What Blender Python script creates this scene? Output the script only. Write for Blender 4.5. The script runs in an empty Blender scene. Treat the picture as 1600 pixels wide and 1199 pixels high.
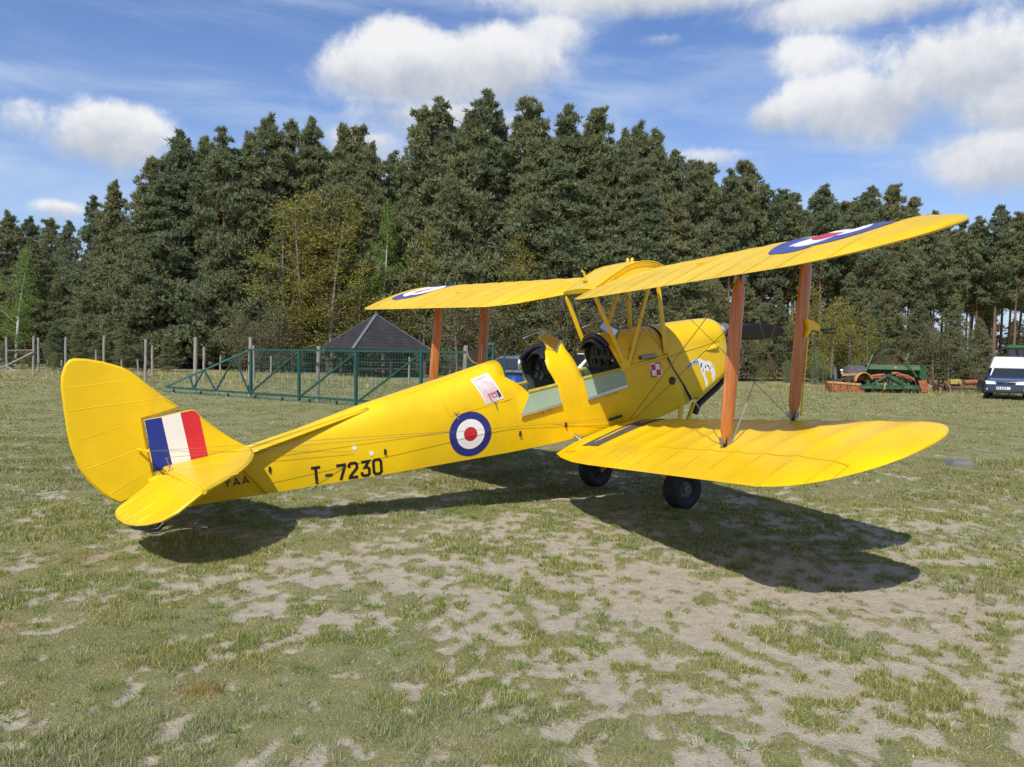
import bpy, bmesh, math, random
import numpy as np
from mathutils import Vector, Matrix
S = bpy.context.scene
COL = S.collection
rad = math.radians

# ------------------------------------------------------------------ camera
CAM_H, CAM_F, CAM_PITCH, CAM_ROLL = 1.595, 1326.3, 0.03516, 0.02358
cam = bpy.data.cameras.new("camera"); cam_ob = bpy.data.objects.new("camera", cam); COL.objects.link(cam_ob)
cam.sensor_width = 36.0; cam.sensor_fit = 'HORIZONTAL'; cam.lens = 36*CAM_F/1600
cam.clip_start = 0.05; cam.clip_end = 3000
cam_ob.matrix_world = Matrix.Translation((0, 0, CAM_H)) @ Matrix.Rotation(math.pi/2-CAM_PITCH, 4, 'X') @ Matrix.Rotation(CAM_ROLL, 4, 'Z')
S.camera = cam_ob

# ------------------------------------------------------------------ light
SHADOW = Vector((0.315, 0.895, -1.0)).normalized()        # where the sun's rays go
SUN_EL = math.asin(-SHADOW.z); SUN_AZ = math.atan2(-SHADOW.x, -SHADOW.y)
sun = bpy.data.lights.new("sun", 'SUN'); sun.energy = 4.6; sun.angle = rad(0.55); sun.color = (1.0, 0.95, 0.87)
sun_ob = bpy.data.objects.new("sun", sun); COL.objects.link(sun_ob)
sun_ob.rotation_euler = SHADOW.to_track_quat('-Z', 'Y').to_euler(); sun_ob.location = (-20, -30, 40)
world = bpy.data.worlds.new("World"); S.world = world; world.use_nodes = True
S.view_settings.view_transform = 'Standard'; S.view_settings.look = 'None'
S.view_settings.exposure = 0.0; S.view_settings.gamma = 1.0; S.view_settings.use_curve_mapping = False
S.render.engine = 'CYCLES'
S.cycles.max_bounces = 6; S.cycles.transparent_max_bounces = 8; S.cycles.diffuse_bounces = 3; S.cycles.glossy_bounces = 3
S.cycles.use_denoising = True; S.cycles.denoiser = 'OPENIMAGEDENOISE'; S.cycles.denoising_input_passes = 'RGB_ALBEDO_NORMAL'; S.cycles.denoising_prefilter = 'NONE'
S.cycles.sample_clamp_indirect = 4.0
SKY_STRENGTH = 0.10

class NT:
    """small helper for node trees"""
    def __init__(s, nt): s.nt = nt; s.n = nt.nodes; s.l = nt.links
    def new(s, t, **kw):
        n = s.n.new(t)
        for k, v in kw.items(): setattr(n, k, v)
        return n
    def put(s, sock, v):
        if isinstance(v, (int, float)): sock.default_value = v
        elif isinstance(v, (tuple, list)):
            sock.default_value = tuple(v) if len(v) == len(sock.default_value) else tuple(v)+(1.0,)
        else: s.l.new(v, sock)
    def m(s, op, a, b=None, c=None, clamp=False):
        n = s.new('ShaderNodeMath', operation=op); n.use_clamp = clamp
        s.put(n.inputs[0], a)
        if b is not None: s.put(n.inputs[1], b)
        if c is not None: s.put(n.inputs[2], c)
        return n.outputs[0]
    def mix(s, f, a, b, blend='MIX'):
        n = s.new('ShaderNodeMix', data_type='RGBA', blend_type=blend); n.clamp_factor = True
        s.put(n.inputs[0], f); s.put(n.inputs[6], a); s.put(n.inputs[7], b)
        return n.outputs[2]
    def ss(s, x, e0, e1):
        n = s.new('ShaderNodeMapRange', interpolation_type='SMOOTHSTEP')
        s.put(n.inputs[0], x); n.inputs[1].default_value = e0; n.inputs[2].default_value = e1
        return n.outputs[0]
    def noise(s, vec, scale, detail=4, rough=0.55, dist=0.0, dim='3D'):
        n = s.new('ShaderNodeTexNoise', noise_dimensions=dim)
        if vec is not None: s.l.new(vec, n.inputs['Vector'])
        n.inputs['Scale'].default_value = scale; n.inputs['Detail'].default_value = detail
        n.inputs['Roughness'].default_value = rough; n.inputs['Distortion'].default_value = dist
        return n.outputs['Fac']

def build_sky():
    T = NT(world.node_tree); T.n.clear()
    out = T.new('ShaderNodeOutputWorld'); bg = T.new('ShaderNodeBackground')
    T.l.new(bg.outputs[0], out.inputs[0]); bg.inputs[1].default_value = SKY_STRENGTH
    sky = T.new('ShaderNodeTexSky', sky_type='NISHITA'); sky.sun_disc = False
    sky.sun_elevation = SUN_EL; sky.sun_rotation = SUN_AZ
    sky.air_density = 1.0; sky.dust_density = 0.6; sky.ozone_density = 2.2; sky.altitude = 100
    tc = T.new('ShaderNodeTexCoord'); D = tc.outputs['Generated']
    sep = T.new('ShaderNodeSeparateXYZ'); T.l.new(D, sep.inputs[0])
    x, y, z = sep.outputs
    az = T.m('ARCTAN2', x, y); el = T.m('ARCSINE', z)
    n1 = T.noise(D, 6.0, 10, 0.60, 0.2); n2 = T.noise(D, 19.0, 9, 0.66, 0.25)
    wob = T.m('ADD', T.m('MULTIPLY', T.m('SUBTRACT', n1, 0.5), 2.6), T.m('MULTIPLY', T.m('SUBTRACT', n2, 0.5), 1.7))
    # cumulus: azimuth, elevation of the middle, half widths (left/right, up, down), weight  (degrees)
    def A(u): return math.degrees(math.atan((u-800)/CAM_F))
    def Ee(u, v): return math.degrees(math.atan((553-0.0236*(800-u)-v)/math.hypot(CAM_F, u-800)))
    blobs = []
    for (u, v, ru, up, dn, w) in [(640, 118, 170, 75, 75, 1.0), (770, 110, 125, 72, 80, 1.0), (560, 118, 95, 45, 40, .8), (700, 190, 200, 40, 45, .75), (850, 55, 80, 40, 40, .5),
                                  (175, 214, 100, 58, 62, 1.0), (118, 222, 52, 42, 42, .75), (90, 330, 50, 18, 22, .55),
                                  (1330, 170, 180, 62, 62, .92), (1500, 120, 190, 95, 80, .82), (1620, 160, 170, 80, 75, .92), (1200, 190, 70, 45, 35, .8),
                                  (1560, 245, 125, 55, 60, .95), (1000, 10, 330, 40, 30, .75), (1330, 20, 260, 40, 30, .7), (1010, 70, 50, 18, 18, .45), (1250, 100, 90, 40, 35, .45),
                                  (560, 225, 90, 30, 40, .55), (1100, 250, 80, 25, 30, .4), (40, 190, 60, 30, 40, .35)]:
        blobs.append((A(u), Ee(u, v), math.degrees(ru/CAM_F), math.degrees(up/CAM_F), math.degrees(dn/CAM_F), w))
    # the same kind of weather all the way round
    rnd = random.Random(5)
    for k in range(9):
        a = 45+k*33+rnd.uniform(-8, 8)
        blobs.append((a if a < 180 else a-360, rnd.uniform(10, 30), rnd.uniform(7, 13), rnd.uniform(3, 5), rnd.uniform(2.5, 4), 1.0))
    best = None; num = None; den = None
    for (a, e, r, up, dn, w) in blobs:
        dx = T.m('DIVIDE', T.m('SUBTRACT', az, rad(a)), rad(r))
        de = T.m('SUBTRACT', el, rad(e))
        dy = T.m('ADD', T.m('DIVIDE', T.m('MAXIMUM', de, 0.0), rad(up)), T.m('DIVIDE', T.m('MINIMUM', de, 0.0), rad(dn)))
        rr = T.m('SQRT', T.m('ADD', T.m('MULTIPLY', dx, dx), T.m('MULTIPLY', dy, dy)))
        val = T.m('MULTIPLY', T.m('SUBTRACT', 1.0, rr), w)
        k = T.m('POWER', 2.0, T.m('MULTIPLY', T.m('MAXIMUM', val, -2.5), 9.0))
        if best is None: best, num, den = val, T.m('MULTIPLY', k, dy), k
        else:
            best = T.m('SMOOTH_MAX', best, val, 0.12); num = T.m('ADD', num, T.m('MULTIPLY', k, dy)); den = T.m('ADD', den, k)
    hgt = T.m('DIVIDE', num, den)
    dens = T.m('ADD', best, T.m('MULTIPLY', wob, 0.42))
    crisp = T.ss(hgt, -0.25, 0.45)
    mask = T.m('ADD', T.m('MULTIPLY', T.ss(dens, 0.02, 0.36), crisp), T.m('MULTIPLY', T.ss(dens, -0.06, 0.58), T.m('SUBTRACT', 1.0, crisp)))
    # thin high veil everywhere
    mp = T.new('ShaderNodeMapping'); T.l.new(D, mp.inputs[0]); mp.inputs['Scale'].default_value = (1.0, 1.0, 4.5)
    v1 = T.noise(mp.outputs[0], 3.2, 7, 0.6, 0.5)
    veil = T.m('MULTIPLY', T.ss(v1, 0.40, 0.78), 0.60)
    low = T.m('MULTIPLY', T.ss(el, 0.42, 0.0), 0.34)
    lit = T.ss(T.m('ADD', T.m('ADD', hgt, T.m('MULTIPLY', wob, 1.0)), T.m('MULTIPLY', T.m('SUBTRACT', 0.6, dens), 0.55)), -0.75, 0.75)
    ccol = T.mix(lit, (4.9, 5.4, 6.3), (8.9, 9.0, 9.2))
    # the blue of a clear spring sky: a touch richer than the model's
    blue = T.mix(1.0, sky.outputs[0], (0.92, 1.08, 1.42), 'MULTIPLY')
    col = T.mix(T.m('ADD', veil, low), blue, (6.0, 7.1, 8.8))
    col = T.mix(mask, col, ccol)
    T.l.new(col, bg.inputs[0])
build_sky()

# ------------------------------------------------------------------ helpers
def tag(o, label=None, cat=None, group=None, kind=None):
    if label: o['label'] = label
    if cat: o['category'] = cat
    if group: o['group'] = group
    if kind: o['kind'] = kind
    return o
def empty(name, loc=(0, 0, 0), rotz=0.0, label=None, cat=None, group=None):
    o = bpy.data.objects.new(name, None); COL.objects.link(o)
    o.location = loc; o.rotation_euler = (0, 0, rotz); o.empty_display_size = 0.2
    return tag(o, label, cat, group)
def link_mesh(name, me, parent=None):
    o = bpy.data.objects.new(name, me); COL.objects.link(o)
    if parent is not None: o.parent = parent
    return o
def copy_tree(o, parent=None):
    c = o.copy(); COL.objects.link(c)
    if parent is not None: c.parent = parent
    for ch in list(o.children): copy_tree(ch, c)
    return c

class MB:
    def __init__(s, tf=None): s.v = []; s.f = []; s.mi = []; s.tf = tf
    def add(s, vs, fs, mi=0):
        b = len(s.v)
        for p in vs:
            p = tuple(p)
            s.v.append(tuple(s.tf(*p)) if s.tf else p)
        for f in fs: s.f.append(tuple(i+b for i in f)); s.mi.append(mi)
        return s
    def box(s, c, d, rot=None, mi=0):
        R = rot if rot is not None else Matrix.Identity(3)
        vs = [Vector(c)+R @ Vector((sx*d[0]/2, sy*d[1]/2, sz*d[2]/2)) for sx in (-1, 1) for sy in (-1, 1) for sz in (-1, 1)]
        return s.add(vs, [(0, 1, 3, 2), (4, 6, 7, 5), (0, 4, 5, 1), (2, 3, 7, 6), (0, 2, 6, 4), (1, 5, 7, 3)], mi)
    def bar(s, p0, p1, w, h, mi=0, up=(0, 0, 1)):
        p0, p1 = Vector(p0), Vector(p1); d = (p1-p0); L = d.length; d.normalize()
        a = d.cross(Vector(up))
        if a.length < 1e-4: a = d.cross(Vector((1, 0, 0)))
        a.normalize(); b = a.cross(d)
        vs = [p+a*sx*w/2+b*sz*h/2 for p in (p0, p1) for sx in (-1, 1) for sz in (-1, 1)]
        return s.add(vs, [(0, 1, 3, 2), (4, 6, 7, 5), (0, 4, 5, 1), (2, 3, 7, 6), (0, 2, 6, 4), (1, 5, 7, 3)], mi)
    def path(s, pts, r, n=8, mi=0, ell=1.0, caps=True):
        pts = [Vector(p) for p in pts]; rs = r if isinstance(r, (list, tuple)) else [r]*len(pts)
        vs = []; fs = []; prev = None
        for i, p in enumerate(pts):
            d = (pts[min(i+1, len(pts)-1)]-pts[max(i-1, 0)]).normalized()
            if prev is None:
                a = d.cross(Vector((0, 0, 1)))
                if a.length < 1e-3: a = d.cross(Vector((1, 0, 0)))
            else: a = prev-d*prev.dot(d)
            a.normalize(); b = d.cross(a); prev = a
            for k in range(n):
                t = 2*math.pi*k/n
                vs.append(p+a*math.cos(t)*rs[i]+b*math.sin(t)*rs[i]*ell)
        for i in range(len(pts)-1):
            for k in range(n):
                fs.append((i*n+k, i*n+(k+1) % n, (i+1)*n+(k+1) % n, (i+1)*n+k))
        if caps: fs.append(tuple(range(n))[::-1]); fs.append(tuple((len(pts)-1)*n+k for k in range(n)))
        return s.add(vs, fs, mi)
    def lathe(s, prof, c, axis, n=24, mi=0):
        """prof: list of (radius, along axis)"""
        ax = Vector(axis).normalized(); a = ax.cross(Vector((0, 0, 1)))
        if a.length < 1e-3: a = Vector((1, 0, 0))
        a.normalize(); b = ax.cross(a); c = Vector(c); vs = []; fs = []
        for (r, t) in prof:
            for k in range(n):
                q = 2*math.pi*k/n; vs.append(c+ax*t+(a*math.cos(q)+b*math.sin(q))*max(r, 1e-5))
        for i in range(len(prof)-1):
            for k in range(n): fs.append((i*n+k, i*n+(k+1) % n, (i+1)*n+(k+1) % n, (i+1)*n+k))
        return s.add(vs, fs, mi)
    def plate(s, outline, nrm, th, bev=0.0, mi=0):
        """outline: 3-D points of a flat polygon; nrm: thickness direction; rim rounded by bev"""
        P = [Vector(p) for p in outline]; n = len(P); N = Vector(nrm).normalized(); c = sum(P, Vector())/n
        if bev > 0:
            inner = []
            for i in range(n):
                e0 = (P[i]-P[i-1]).normalized(); e1 = (P[(i+1) % n]-P[i]).normalized()
                q = (e1-e0)
                t = (c-P[i]); m_ = N.cross(e0+e1)
                m_.normalize()
                if m_.dot(t) < 0: m_ = -m_
                inner.append(P[i]+m_*bev)
            vs = P+[p+N*th/2 for p in inner]+[p-N*th/2 for p in inner]
            fs = []
            for i in range(n):
                j = (i+1) % n
                fs += [(i, j, n+j, n+i), (j, i, 2*n+i, 2*n+j)]
            fs += [tuple(range(n, 2*n)), tuple(range(2*n, 3*n))[::-1]]
        else:
            vs = [p+N*th/2 for p in P]+[p-N*th/2 for p in P]
            fs = [tuple(range(n)), tuple(range(n, 2*n))[::-1]]+[(i, n+i, n+(i+1) % n, (i+1) % n) for i in range(n)]
        return s.add(vs, fs, mi)
    def grid(s, rows, mi=0, close=False):
        b = []; n = len(rows[0]); fs = []
        for r in rows: b += list(r)
        for i in range(len(rows)-1):
            for j in range(n-1 if not close else n):
                k = (j+1) % n; fs.append((i*n+j, i*n+k, (i+1)*n+k, (i+1)*n+j))
        return s.add(b, fs, mi)
    def mesh(s, name, mats, smooth=None):
        me = bpy.data.meshes.new(name); me.from_pydata([tuple(p) for p in s.v], [], s.f)
        for m_ in (mats if isinstance(mats, (list, tuple)) else [mats]): me.materials.append(m_)
        me.polygons.foreach_set('material_index', s.mi); me.update()
        bm = bmesh.new(); bm.from_mesh(me); bmesh.ops.recalc_face_normals(bm, faces=bm.faces); bm.to_mesh(me); bm.free()
        if smooth:
            me.polygons.foreach_set('use_smooth', [True]*len(me.polygons)); me.set_sharp_from_angle(angle=rad(smooth))
        return me
    def build(s, name, mats, parent=None, smooth=None, label=None):
        o = link_mesh(name, s.mesh(name, mats, smooth), parent)
        if label: o['label'] = label
        return o

def np_mesh(name, V, F, mat, col=None):
    """V (n,3), F (m,3) arrays -> mesh, optional per-vertex colour"""
    me = bpy.data.meshes.new(name); n, m_ = len(V), len(F)
    me.vertices.add(n); me.vertices.foreach_set('co', np.asarray(V, np.float32).ravel())
    k = F.shape[1]
    me.loops.add(m_*k); me.loops.foreach_set('vertex_index', np.asarray(F, np.int32).ravel())
    me.polygons.add(m_); me.polygons.foreach_set('loop_start', np.arange(0, m_*k, k, dtype=np.int32))
    me.polygons.foreach_set('loop_total', np.full(m_, k, np.int32))
    if col is not None:
        a = me.color_attributes.new('tint', 'FLOAT_COLOR', 'POINT')
        c4 = np.ones((n, 4), np.float32); c4[:, :3] = col; a.data.foreach_set('color', c4.ravel())
    if mat: me.materials.append(mat)
    me.update(calc_edges=True); me.validate()
    return me

# ------------------------------------------------------------------ materials
def mat(name, col, rough=0.5, var=0.0, vscale=6.0, bump=0.0, bscale=40.0, metal=0.0, coat=0.0, spec=0.5, col2=None, c2f=(0.45, 0.62), c2scale=3.0, stretch=None):
    m_ = bpy.data.materials.new(name); m_.use_nodes = True; T = NT(m_.node_tree); b = T.n['Principled BSDF']
    tc = T.new('ShaderNodeTexCoord'); vec = tc.outputs['Object']
    if stretch:
        mp = T.new('ShaderNodeMapping'); T.l.new(vec, mp.inputs[0]); mp.inputs['Scale'].default_value = stretch; vec = mp.outputs[0]
    c = None
    if var > 0:
        n = T.noise(vec, vscale, 5, 0.6)
        c = T.mix(T.ss(n, 0.3, 0.7), tuple(x*(1-var) for x in col), tuple(min(1, x*(1+var)) for x in col))
    if col2:
        n = T.noise(vec, c2scale, 6, 0.65, 0.4)
        c = T.mix(T.ss(n, *c2f), c if c is not None else col, col2)
    if c is None: T.put(b.inputs['Base Color'], col)
    else: T.l.new(c, b.inputs['Base Color'])
    b.inputs['Roughness'].default_value = rough; b.inputs['Metallic'].default_value = metal
    b.inputs['Coat Weight'].default_value = coat; b.inputs['Coat Roughness'].default_value = 0.12
    b.inputs['Specular IOR Level'].default_value = spec
    if bump > 0:
        bn = T.new('ShaderNodeBump'); bn.inputs['Strength'].default_value = bump; bn.inputs['Distance'].default_value = 0.01
        T.l.new(T.noise(vec, bscale, 4, 0.6), bn.inputs['Height']); T.l.new(bn.outputs[0], b.inputs['Normal'])
    return m_
YEL = (0.80, 0.515, 0.003)
M = {}
M['fabric'] = mat('yellow_doped_fabric', YEL, 0.40, 0.09, 1.7, 0.12, 9.0, coat=0.05, spec=0.4, col2=(0.66, 0.425, 0.012), c2f=(0.50, 0.78), c2scale=1.1)
M['paint'] = mat('yellow_paint', YEL, 0.30, 0.07, 2.0, 0.04, 14.0, coat=0.15, spec=0.45)
M['tape'] = mat('yellow_rib_tape', (0.72, 0.455, 0.006), 0.45, 0.12, 5)
M['paint_dark'] = mat('yellow_paint_darker', (0.55, 0.34, 0.02), 0.4, 0.1)  # darker yellow for seams, hinge lines, studs and the vent base
M['blue'] = mat('marking_blue', (0.018, 0.022, 0.17), 0.4, 0.08, 5)
M['wingblue'] = mat('marking_blue_sheen', (0.060, 0.078, 0.27), 0.5, 0.08, 5)  # upper-wing roundel blue, paled: the sheen is mixed into the colour
M['wingred'] = mat('marking_red_sheen', (0.46, 0.05, 0.075), 0.5, 0.08, 5)  # upper-wing roundel red, sheen painted in the same way
M['white'] = mat('marking_white', (0.80, 0.78, 0.75), 0.4, 0.04, 5)
M['red'] = mat('marking_red', (0.52, 0.018, 0.03), 0.4, 0.08, 5)
M['flagblue'] = mat('flag_blue', (0.012, 0.03, 0.24), 0.35, 0.06, 5)
M['flagred'] = mat('flag_red', (0.60, 0.02, 0.035), 0.35, 0.06, 5)
M['black'] = mat('black_paint', (0.012, 0.012, 0.012), 0.45)
M['letter'] = mat('black_lettering', (0.01, 0.01, 0.01), 0.5)
M['dark'] = mat('cockpit_dark', (0.018, 0.022, 0.018), 0.7, 0.2)
M['inside'] = mat('cockpit_green_shade', (0.055, 0.075, 0.055), 0.6, 0.15)
M['sage'] = mat('cockpit_sage_green', (0.30, 0.40, 0.29), 0.45, 0.06, 5)
M['sill'] = mat('olive_yellow_trim', (0.42, 0.36, 0.05), 0.5, 0.15, 12)
M['alu'] = mat('bare_aluminium', (0.62, 0.63, 0.64), 0.32, 0.08, 20, metal=0.9)
M['steel'] = mat('dull_steel', (0.30, 0.30, 0.30), 0.45, 0.15, 20, metal=0.7)
M['dial'] = mat('dial_rim', (0.035, 0.035, 0.035), 0.5)
M['wire'] = mat('streamline_wire', (0.22, 0.21, 0.20), 0.4, metal=0.6)
M['leather'] = mat('black_leather', (0.014, 0.014, 0.022), 0.32, 0.2, 20, 0.2, 60)
M['rubber'] = mat('tyre_rubber', (0.020, 0.020, 0.021), 0.75, 0.2, 12, 0.2, 60, col2=(0.075, 0.064, 0.05), c2f=(0.52, 0.75), c2scale=7)
M['grey'] = mat('dull_grey', (0.16, 0.15, 0.15), 0.6, 0.1)
M['walk'] = mat('walkway_grit', (0.085, 0.075, 0.07), 0.9, 0.25, 30, 0.5, 120)
M['skin'] = mat('pale_cream', (0.75, 0.70, 0.45), 0.5)
M['eagle_shade'] = mat('shaded_feather_white', (0.50, 0.53, 0.60), 0.5, 0.1, 10)  # white feathers of the emblem wing, with shade painted into the colour
M['navy'] = mat('navy_ink', (0.02, 0.025, 0.07), 0.5)
M['pink'] = mat('poster_pink', (0.66, 0.50, 0.52), 0.5, 0.08, 12, col2=(0.72, 0.66, 0.66), c2scale=6)
M['posterred'] = mat('poster_red', (0.50, 0.13, 0.20), 0.5)
M['posterblue'] = mat('poster_pale_blue', (0.50, 0.56, 0.68), 0.5)
M['posterlilac'] = mat('poster_lilac', (0.50, 0.40, 0.58), 0.5)
def wood_mat(name, c1, c2, rough, axis_scale, coat=0.3):
    m_ = bpy.data.materials.new(name); m_.use_nodes = True; T = NT(m_.node_tree); b = T.n['Principled BSDF']
    tc = T.new('ShaderNodeTexCoord'); mp = T.new('ShaderNodeMapping'); T.l.new(tc.outputs['Object'], mp.inputs[0]); mp.inputs['Scale'].default_value = axis_scale
    n = T.noise(mp.outputs[0], 3.0, 6, 0.6, 0.6)
    T.l.new(T.mix(T.ss(n, 0.32, 0.68), c1, c2), b.inputs['Base Color'])
    b.inputs['Roughness'].default_value = rough; b.inputs['Coat Weight'].default_value = coat
    return m_
M['spruce'] = wood_mat('varnished_spruce', (0.34, 0.105, 0.022), (0.54, 0.185, 0.045), 0.42, (16, 16, 1.2))
M['propwood'] = mat('black_propeller_lacquer', (0.011, 0.010, 0.010), 0.42, coat=0.0, spec=0.3)
M['post'] = wood_mat('weathered_post', (0.20, 0.175, 0.14), (0.36, 0.33, 0.28), 0.85, (14, 14, 1.5), 0)
def glass_mat(name, tint=(0.9, 0.92, 0.9), refl=0.12):
    m_ = bpy.data.materials.new(name); m_.use_nodes = True; T = NT(m_.node_tree); T.n.remove(T.n['Principled BSDF'])
    o = T.n['Material Output']; a = T.new('ShaderNodeBsdfTransparent'); g = T.new('ShaderNodeBsdfGlossy'); mx = T.new('ShaderNodeMixShader')
    a.inputs[0].default_value = tint+(1,); g.inputs['Roughness'].default_value = 0.04
    fr = T.new('ShaderNodeFresnel'); fr.inputs[0].default_value = 1.45
    T.l.new(T.m('ADD', fr.outputs[0], refl, clamp=True), mx.inputs[0]); T.l.new(a.outputs[0], mx.inputs[1]); T.l.new(g.outputs[0], mx.inputs[2]); T.l.new(mx.outputs[0], o.inputs[0])
    return m_
M['glass'] = glass_mat('windscreen_glass', (0.93, 0.91, 0.80), 0.0)
# ------------------------------------------------------------------ ground shape
def gz(x, y):
    yy = np.minimum(np.maximum(np.asarray(y, float)-13.0, 0), 110.0)
    return 0.006*yy
# ================================================================== THE BIPLANE
YAW, PX, PY = 0.50709, 1.4333, 9.6212
plane = empty('biplane', (PX, PY, 0), YAW, 'yellow biplane with open cockpits parked on the worn grass, roundels on wings and side', 'biplane')
AL = rad(12); CA, SA = math.cos(AL), math.sin(AL)
def P(x, y, z): return Vector((x*CA-z*SA, y, x*SA+z*CA))      # fuselage axes (nose raised 12 deg) -> plane axes
def itp(x, xs, ys): return float(np.interp(x, xs, ys))
def fzb(x): return itp(x, [-4.92, -4.67, -4.01, -2.94, -1.62, -1.10, .30, .69, .77], [1.236, 1.215, 1.156, 1.062, .961, .929, .881, .940, .97])
def fzc(x): return itp(x, [-4.92, -4.04, -2.13, -.44, .3, .6], [1.345, 1.318, 1.228, 1.196, 1.17, 1.17])
def fzs(x): return itp(x, [-4.92, -4.06, -1.5, .47], [1.455, 1.475, 1.520, 1.512])
def fzt(x): return itp(x, [-4.92, -4.06, -3.03, -2.1, -1.51, -.98, -.67, .27, .47], [1.53, 1.588, 1.733, 1.82, 1.88, 1.925, 1.938, 1.90, 1.888])
def fhw(x): return itp(x, [-5.05, -1.6, .45, .8], [.03, .31, .31, .305])
NDECK = 2.25
def fside(x, z):
    """half width of the fuselage at station x, height z"""
    hw = fhw(x); hb = hw*0.87; zb, zc, zs, zt = fzb(x), fzc(x), fzs(x), fzt(x)
    if z < zc: return hb+(hw+.004-hb)*max(0, (z-zb)/(zc-zb))
    if z < zs: return hw+.004*(zs-z)/(zs-zc)
    q = min(1, (z-zs)/(zt-zs))
    return hw*(1-q**NDECK)**(1/NDECK)
# rows: 0 bottom centre, 1 bottom edge, 2 crease, 3 sill, 4.. deck arc up to the ridge
NA = 11
def row_xz(r, x):
    if r == 0: return 0.0, fzb(x)
    if r == 1: return fhw(x)*0.87, fzb(x)
    if r == 2: return fhw(x)+.004, fzc(x)
    if r == 3: return fhw(x), fzs(x)
    a = (r-3)/NA*math.pi/2
    zs, zt = fzs(x), fzt(x)
    return fhw(x)*math.cos(a)**(2/NDECK), zs+(zt-zs)*math.sin(a)**(2/NDECK)
NR = 4+NA
def edge(zs_, xs_): return lambda z: itp(z, zs_, xs_)
eA = edge([1.52, 1.60, 1.675, 1.715, 1.78, 1.88], [-1.34, -1.40, -1.485, -1.555, -1.535, -1.51])
eB = edge([1.52, 1.60, 1.72, 1.80, 1.87, 1.93], [-.985, -1.015, -1.055, -1.045, -1.00, -.90])
eC = edge([1.52, 1.60, 1.716, 1.855, 1.94], [-.668, -.686, -.714, -.755, -.72])
eD = edge([1.52, 1.544, 1.694, 1.80, 1.92], [-.155, -.163, -.213, -.228, -.25])
def eE(r, z): return .47 if r >= 3 else itp(z, [.95, 1.512], [.765, .47])
GRP = [(22, 'all'), (5, 'low'), (6, 'all'), (5, 'low'), (8, 'all')]
def fus_col(kind, q):
    """one ring of half-section points; kind = which bay, q in 0..1"""
    pts = []
    for r in range(NR):
        zr = row_xz(r, [-1.5, -1.2, -.8, -.4, 0][kind])[1] if r > 3 else 1.52
        br = [-4.92, eA(zr), eB(zr), eC(zr), eD(zr), 0]
        br[5] = eE(r, [.93, .97, 1.18, 1.512][min(r, 3)])
        x = br[kind]+(br[kind+1]-br[kind])*q
        if kind == 0: x = br[0]+(br[1]-br[0])*q
        y, z = row_xz(r, x); pts.append((x, y, z))
    return pts
def fuselage():
    mb = MB(tf=P); idx = {}
    def vid(p, side):
        key = (round(p[0], 4), round(p[1]*side, 4), round(p[2], 4))
        if key not in idx: idx[key] = len(mb.v); mb.v.append(tuple(P(p[0], p[1]*side, p[2])))
        return idx[key]
    for k, (n, what) in enumerate(GRP):
        cols = [fus_col(k, i/n) for i in range(n+1)]
        top = NR if what == 'all' else 4
        for i in range(n):
            for r in range(top-1):
                for side in (-1, 1):
                    f = [vid(cols[i][r], side), vid(cols[i+1][r], side), vid(cols[i+1][r+1], side), vid(cols[i][r+1], side)]
                    g = []
                    for q in f:
                        if q not in g: g.append(q)
                    if len(g) > 2: mb.f.append(tuple(g)); mb.mi.append(0)
    o = mb.build('fuselage', [M['fabric'], M['inside']], plane, smooth=28)
    md = o.modifiers.new('shell', 'SOLIDIFY'); md.thickness = 0.012; md.offset = -1; md.material_offset = 1; md.material_offset_rim = 0
    return o
fus = fuselage()
def side_pt(x, z, off=0.003, side=-1): return P(x, side*(fside(x, z)+off), z)
def decal(name, outline, m_, parent, off=0.003, label=None):
    """flat print: a polygon (x, z) laid on the right side of the fuselage"""
    bm = bmesh.new(); vs = [bm.verts.new((x, 0, z)) for x, z in outline]; bm.faces.new(vs)
    bmesh.ops.triangulate(bm, faces=bm.faces)
    for _ in range(2):
        long_e = [e for e in bm.edges if e.calc_length() > 0.03]
        if long_e: bmesh.ops.subdivide_edges(bm, edges=long_e, cuts=1); bmesh.ops.triangulate(bm, faces=bm.faces)
    for v in bm.verts: v.co = side_pt(v.co.x, v.co.z, off)
    me = bpy.data.meshes.new(name); bm.to_mesh(me); bm.free(); me.materials.append(m_)
    o = link_mesh(name, me, parent)
    if label: o['label'] = label
    return o
def disc_rows(cx, cz, r0, r1, n=48, k=5):
    return [[(cx+(r0+(r1-r0)*i/k)*math.cos(2*math.pi*j/n), cz+(r0+(r1-r0)*i/k)*math.sin(2*math.pi*j/n)) for j in range(n)] for i in range(k+1)]
def fus_roundel(side):
    mb = MB()
    for (a, b, mi) in ((0.0005, .071, 0), (.071, .148, 1), (.148, .222, 2)):
        mb.grid([[side_pt(x, z, .003, side) for x, z in row] for row in disc_rows(-2.03, 1.248, a, b)], mi, close=True)
    return mb.build('roundel', [M['red'], M['white'], M['blue']], fus, smooth=40)
fus_roundel(-1); fus_roundel(1)
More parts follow.
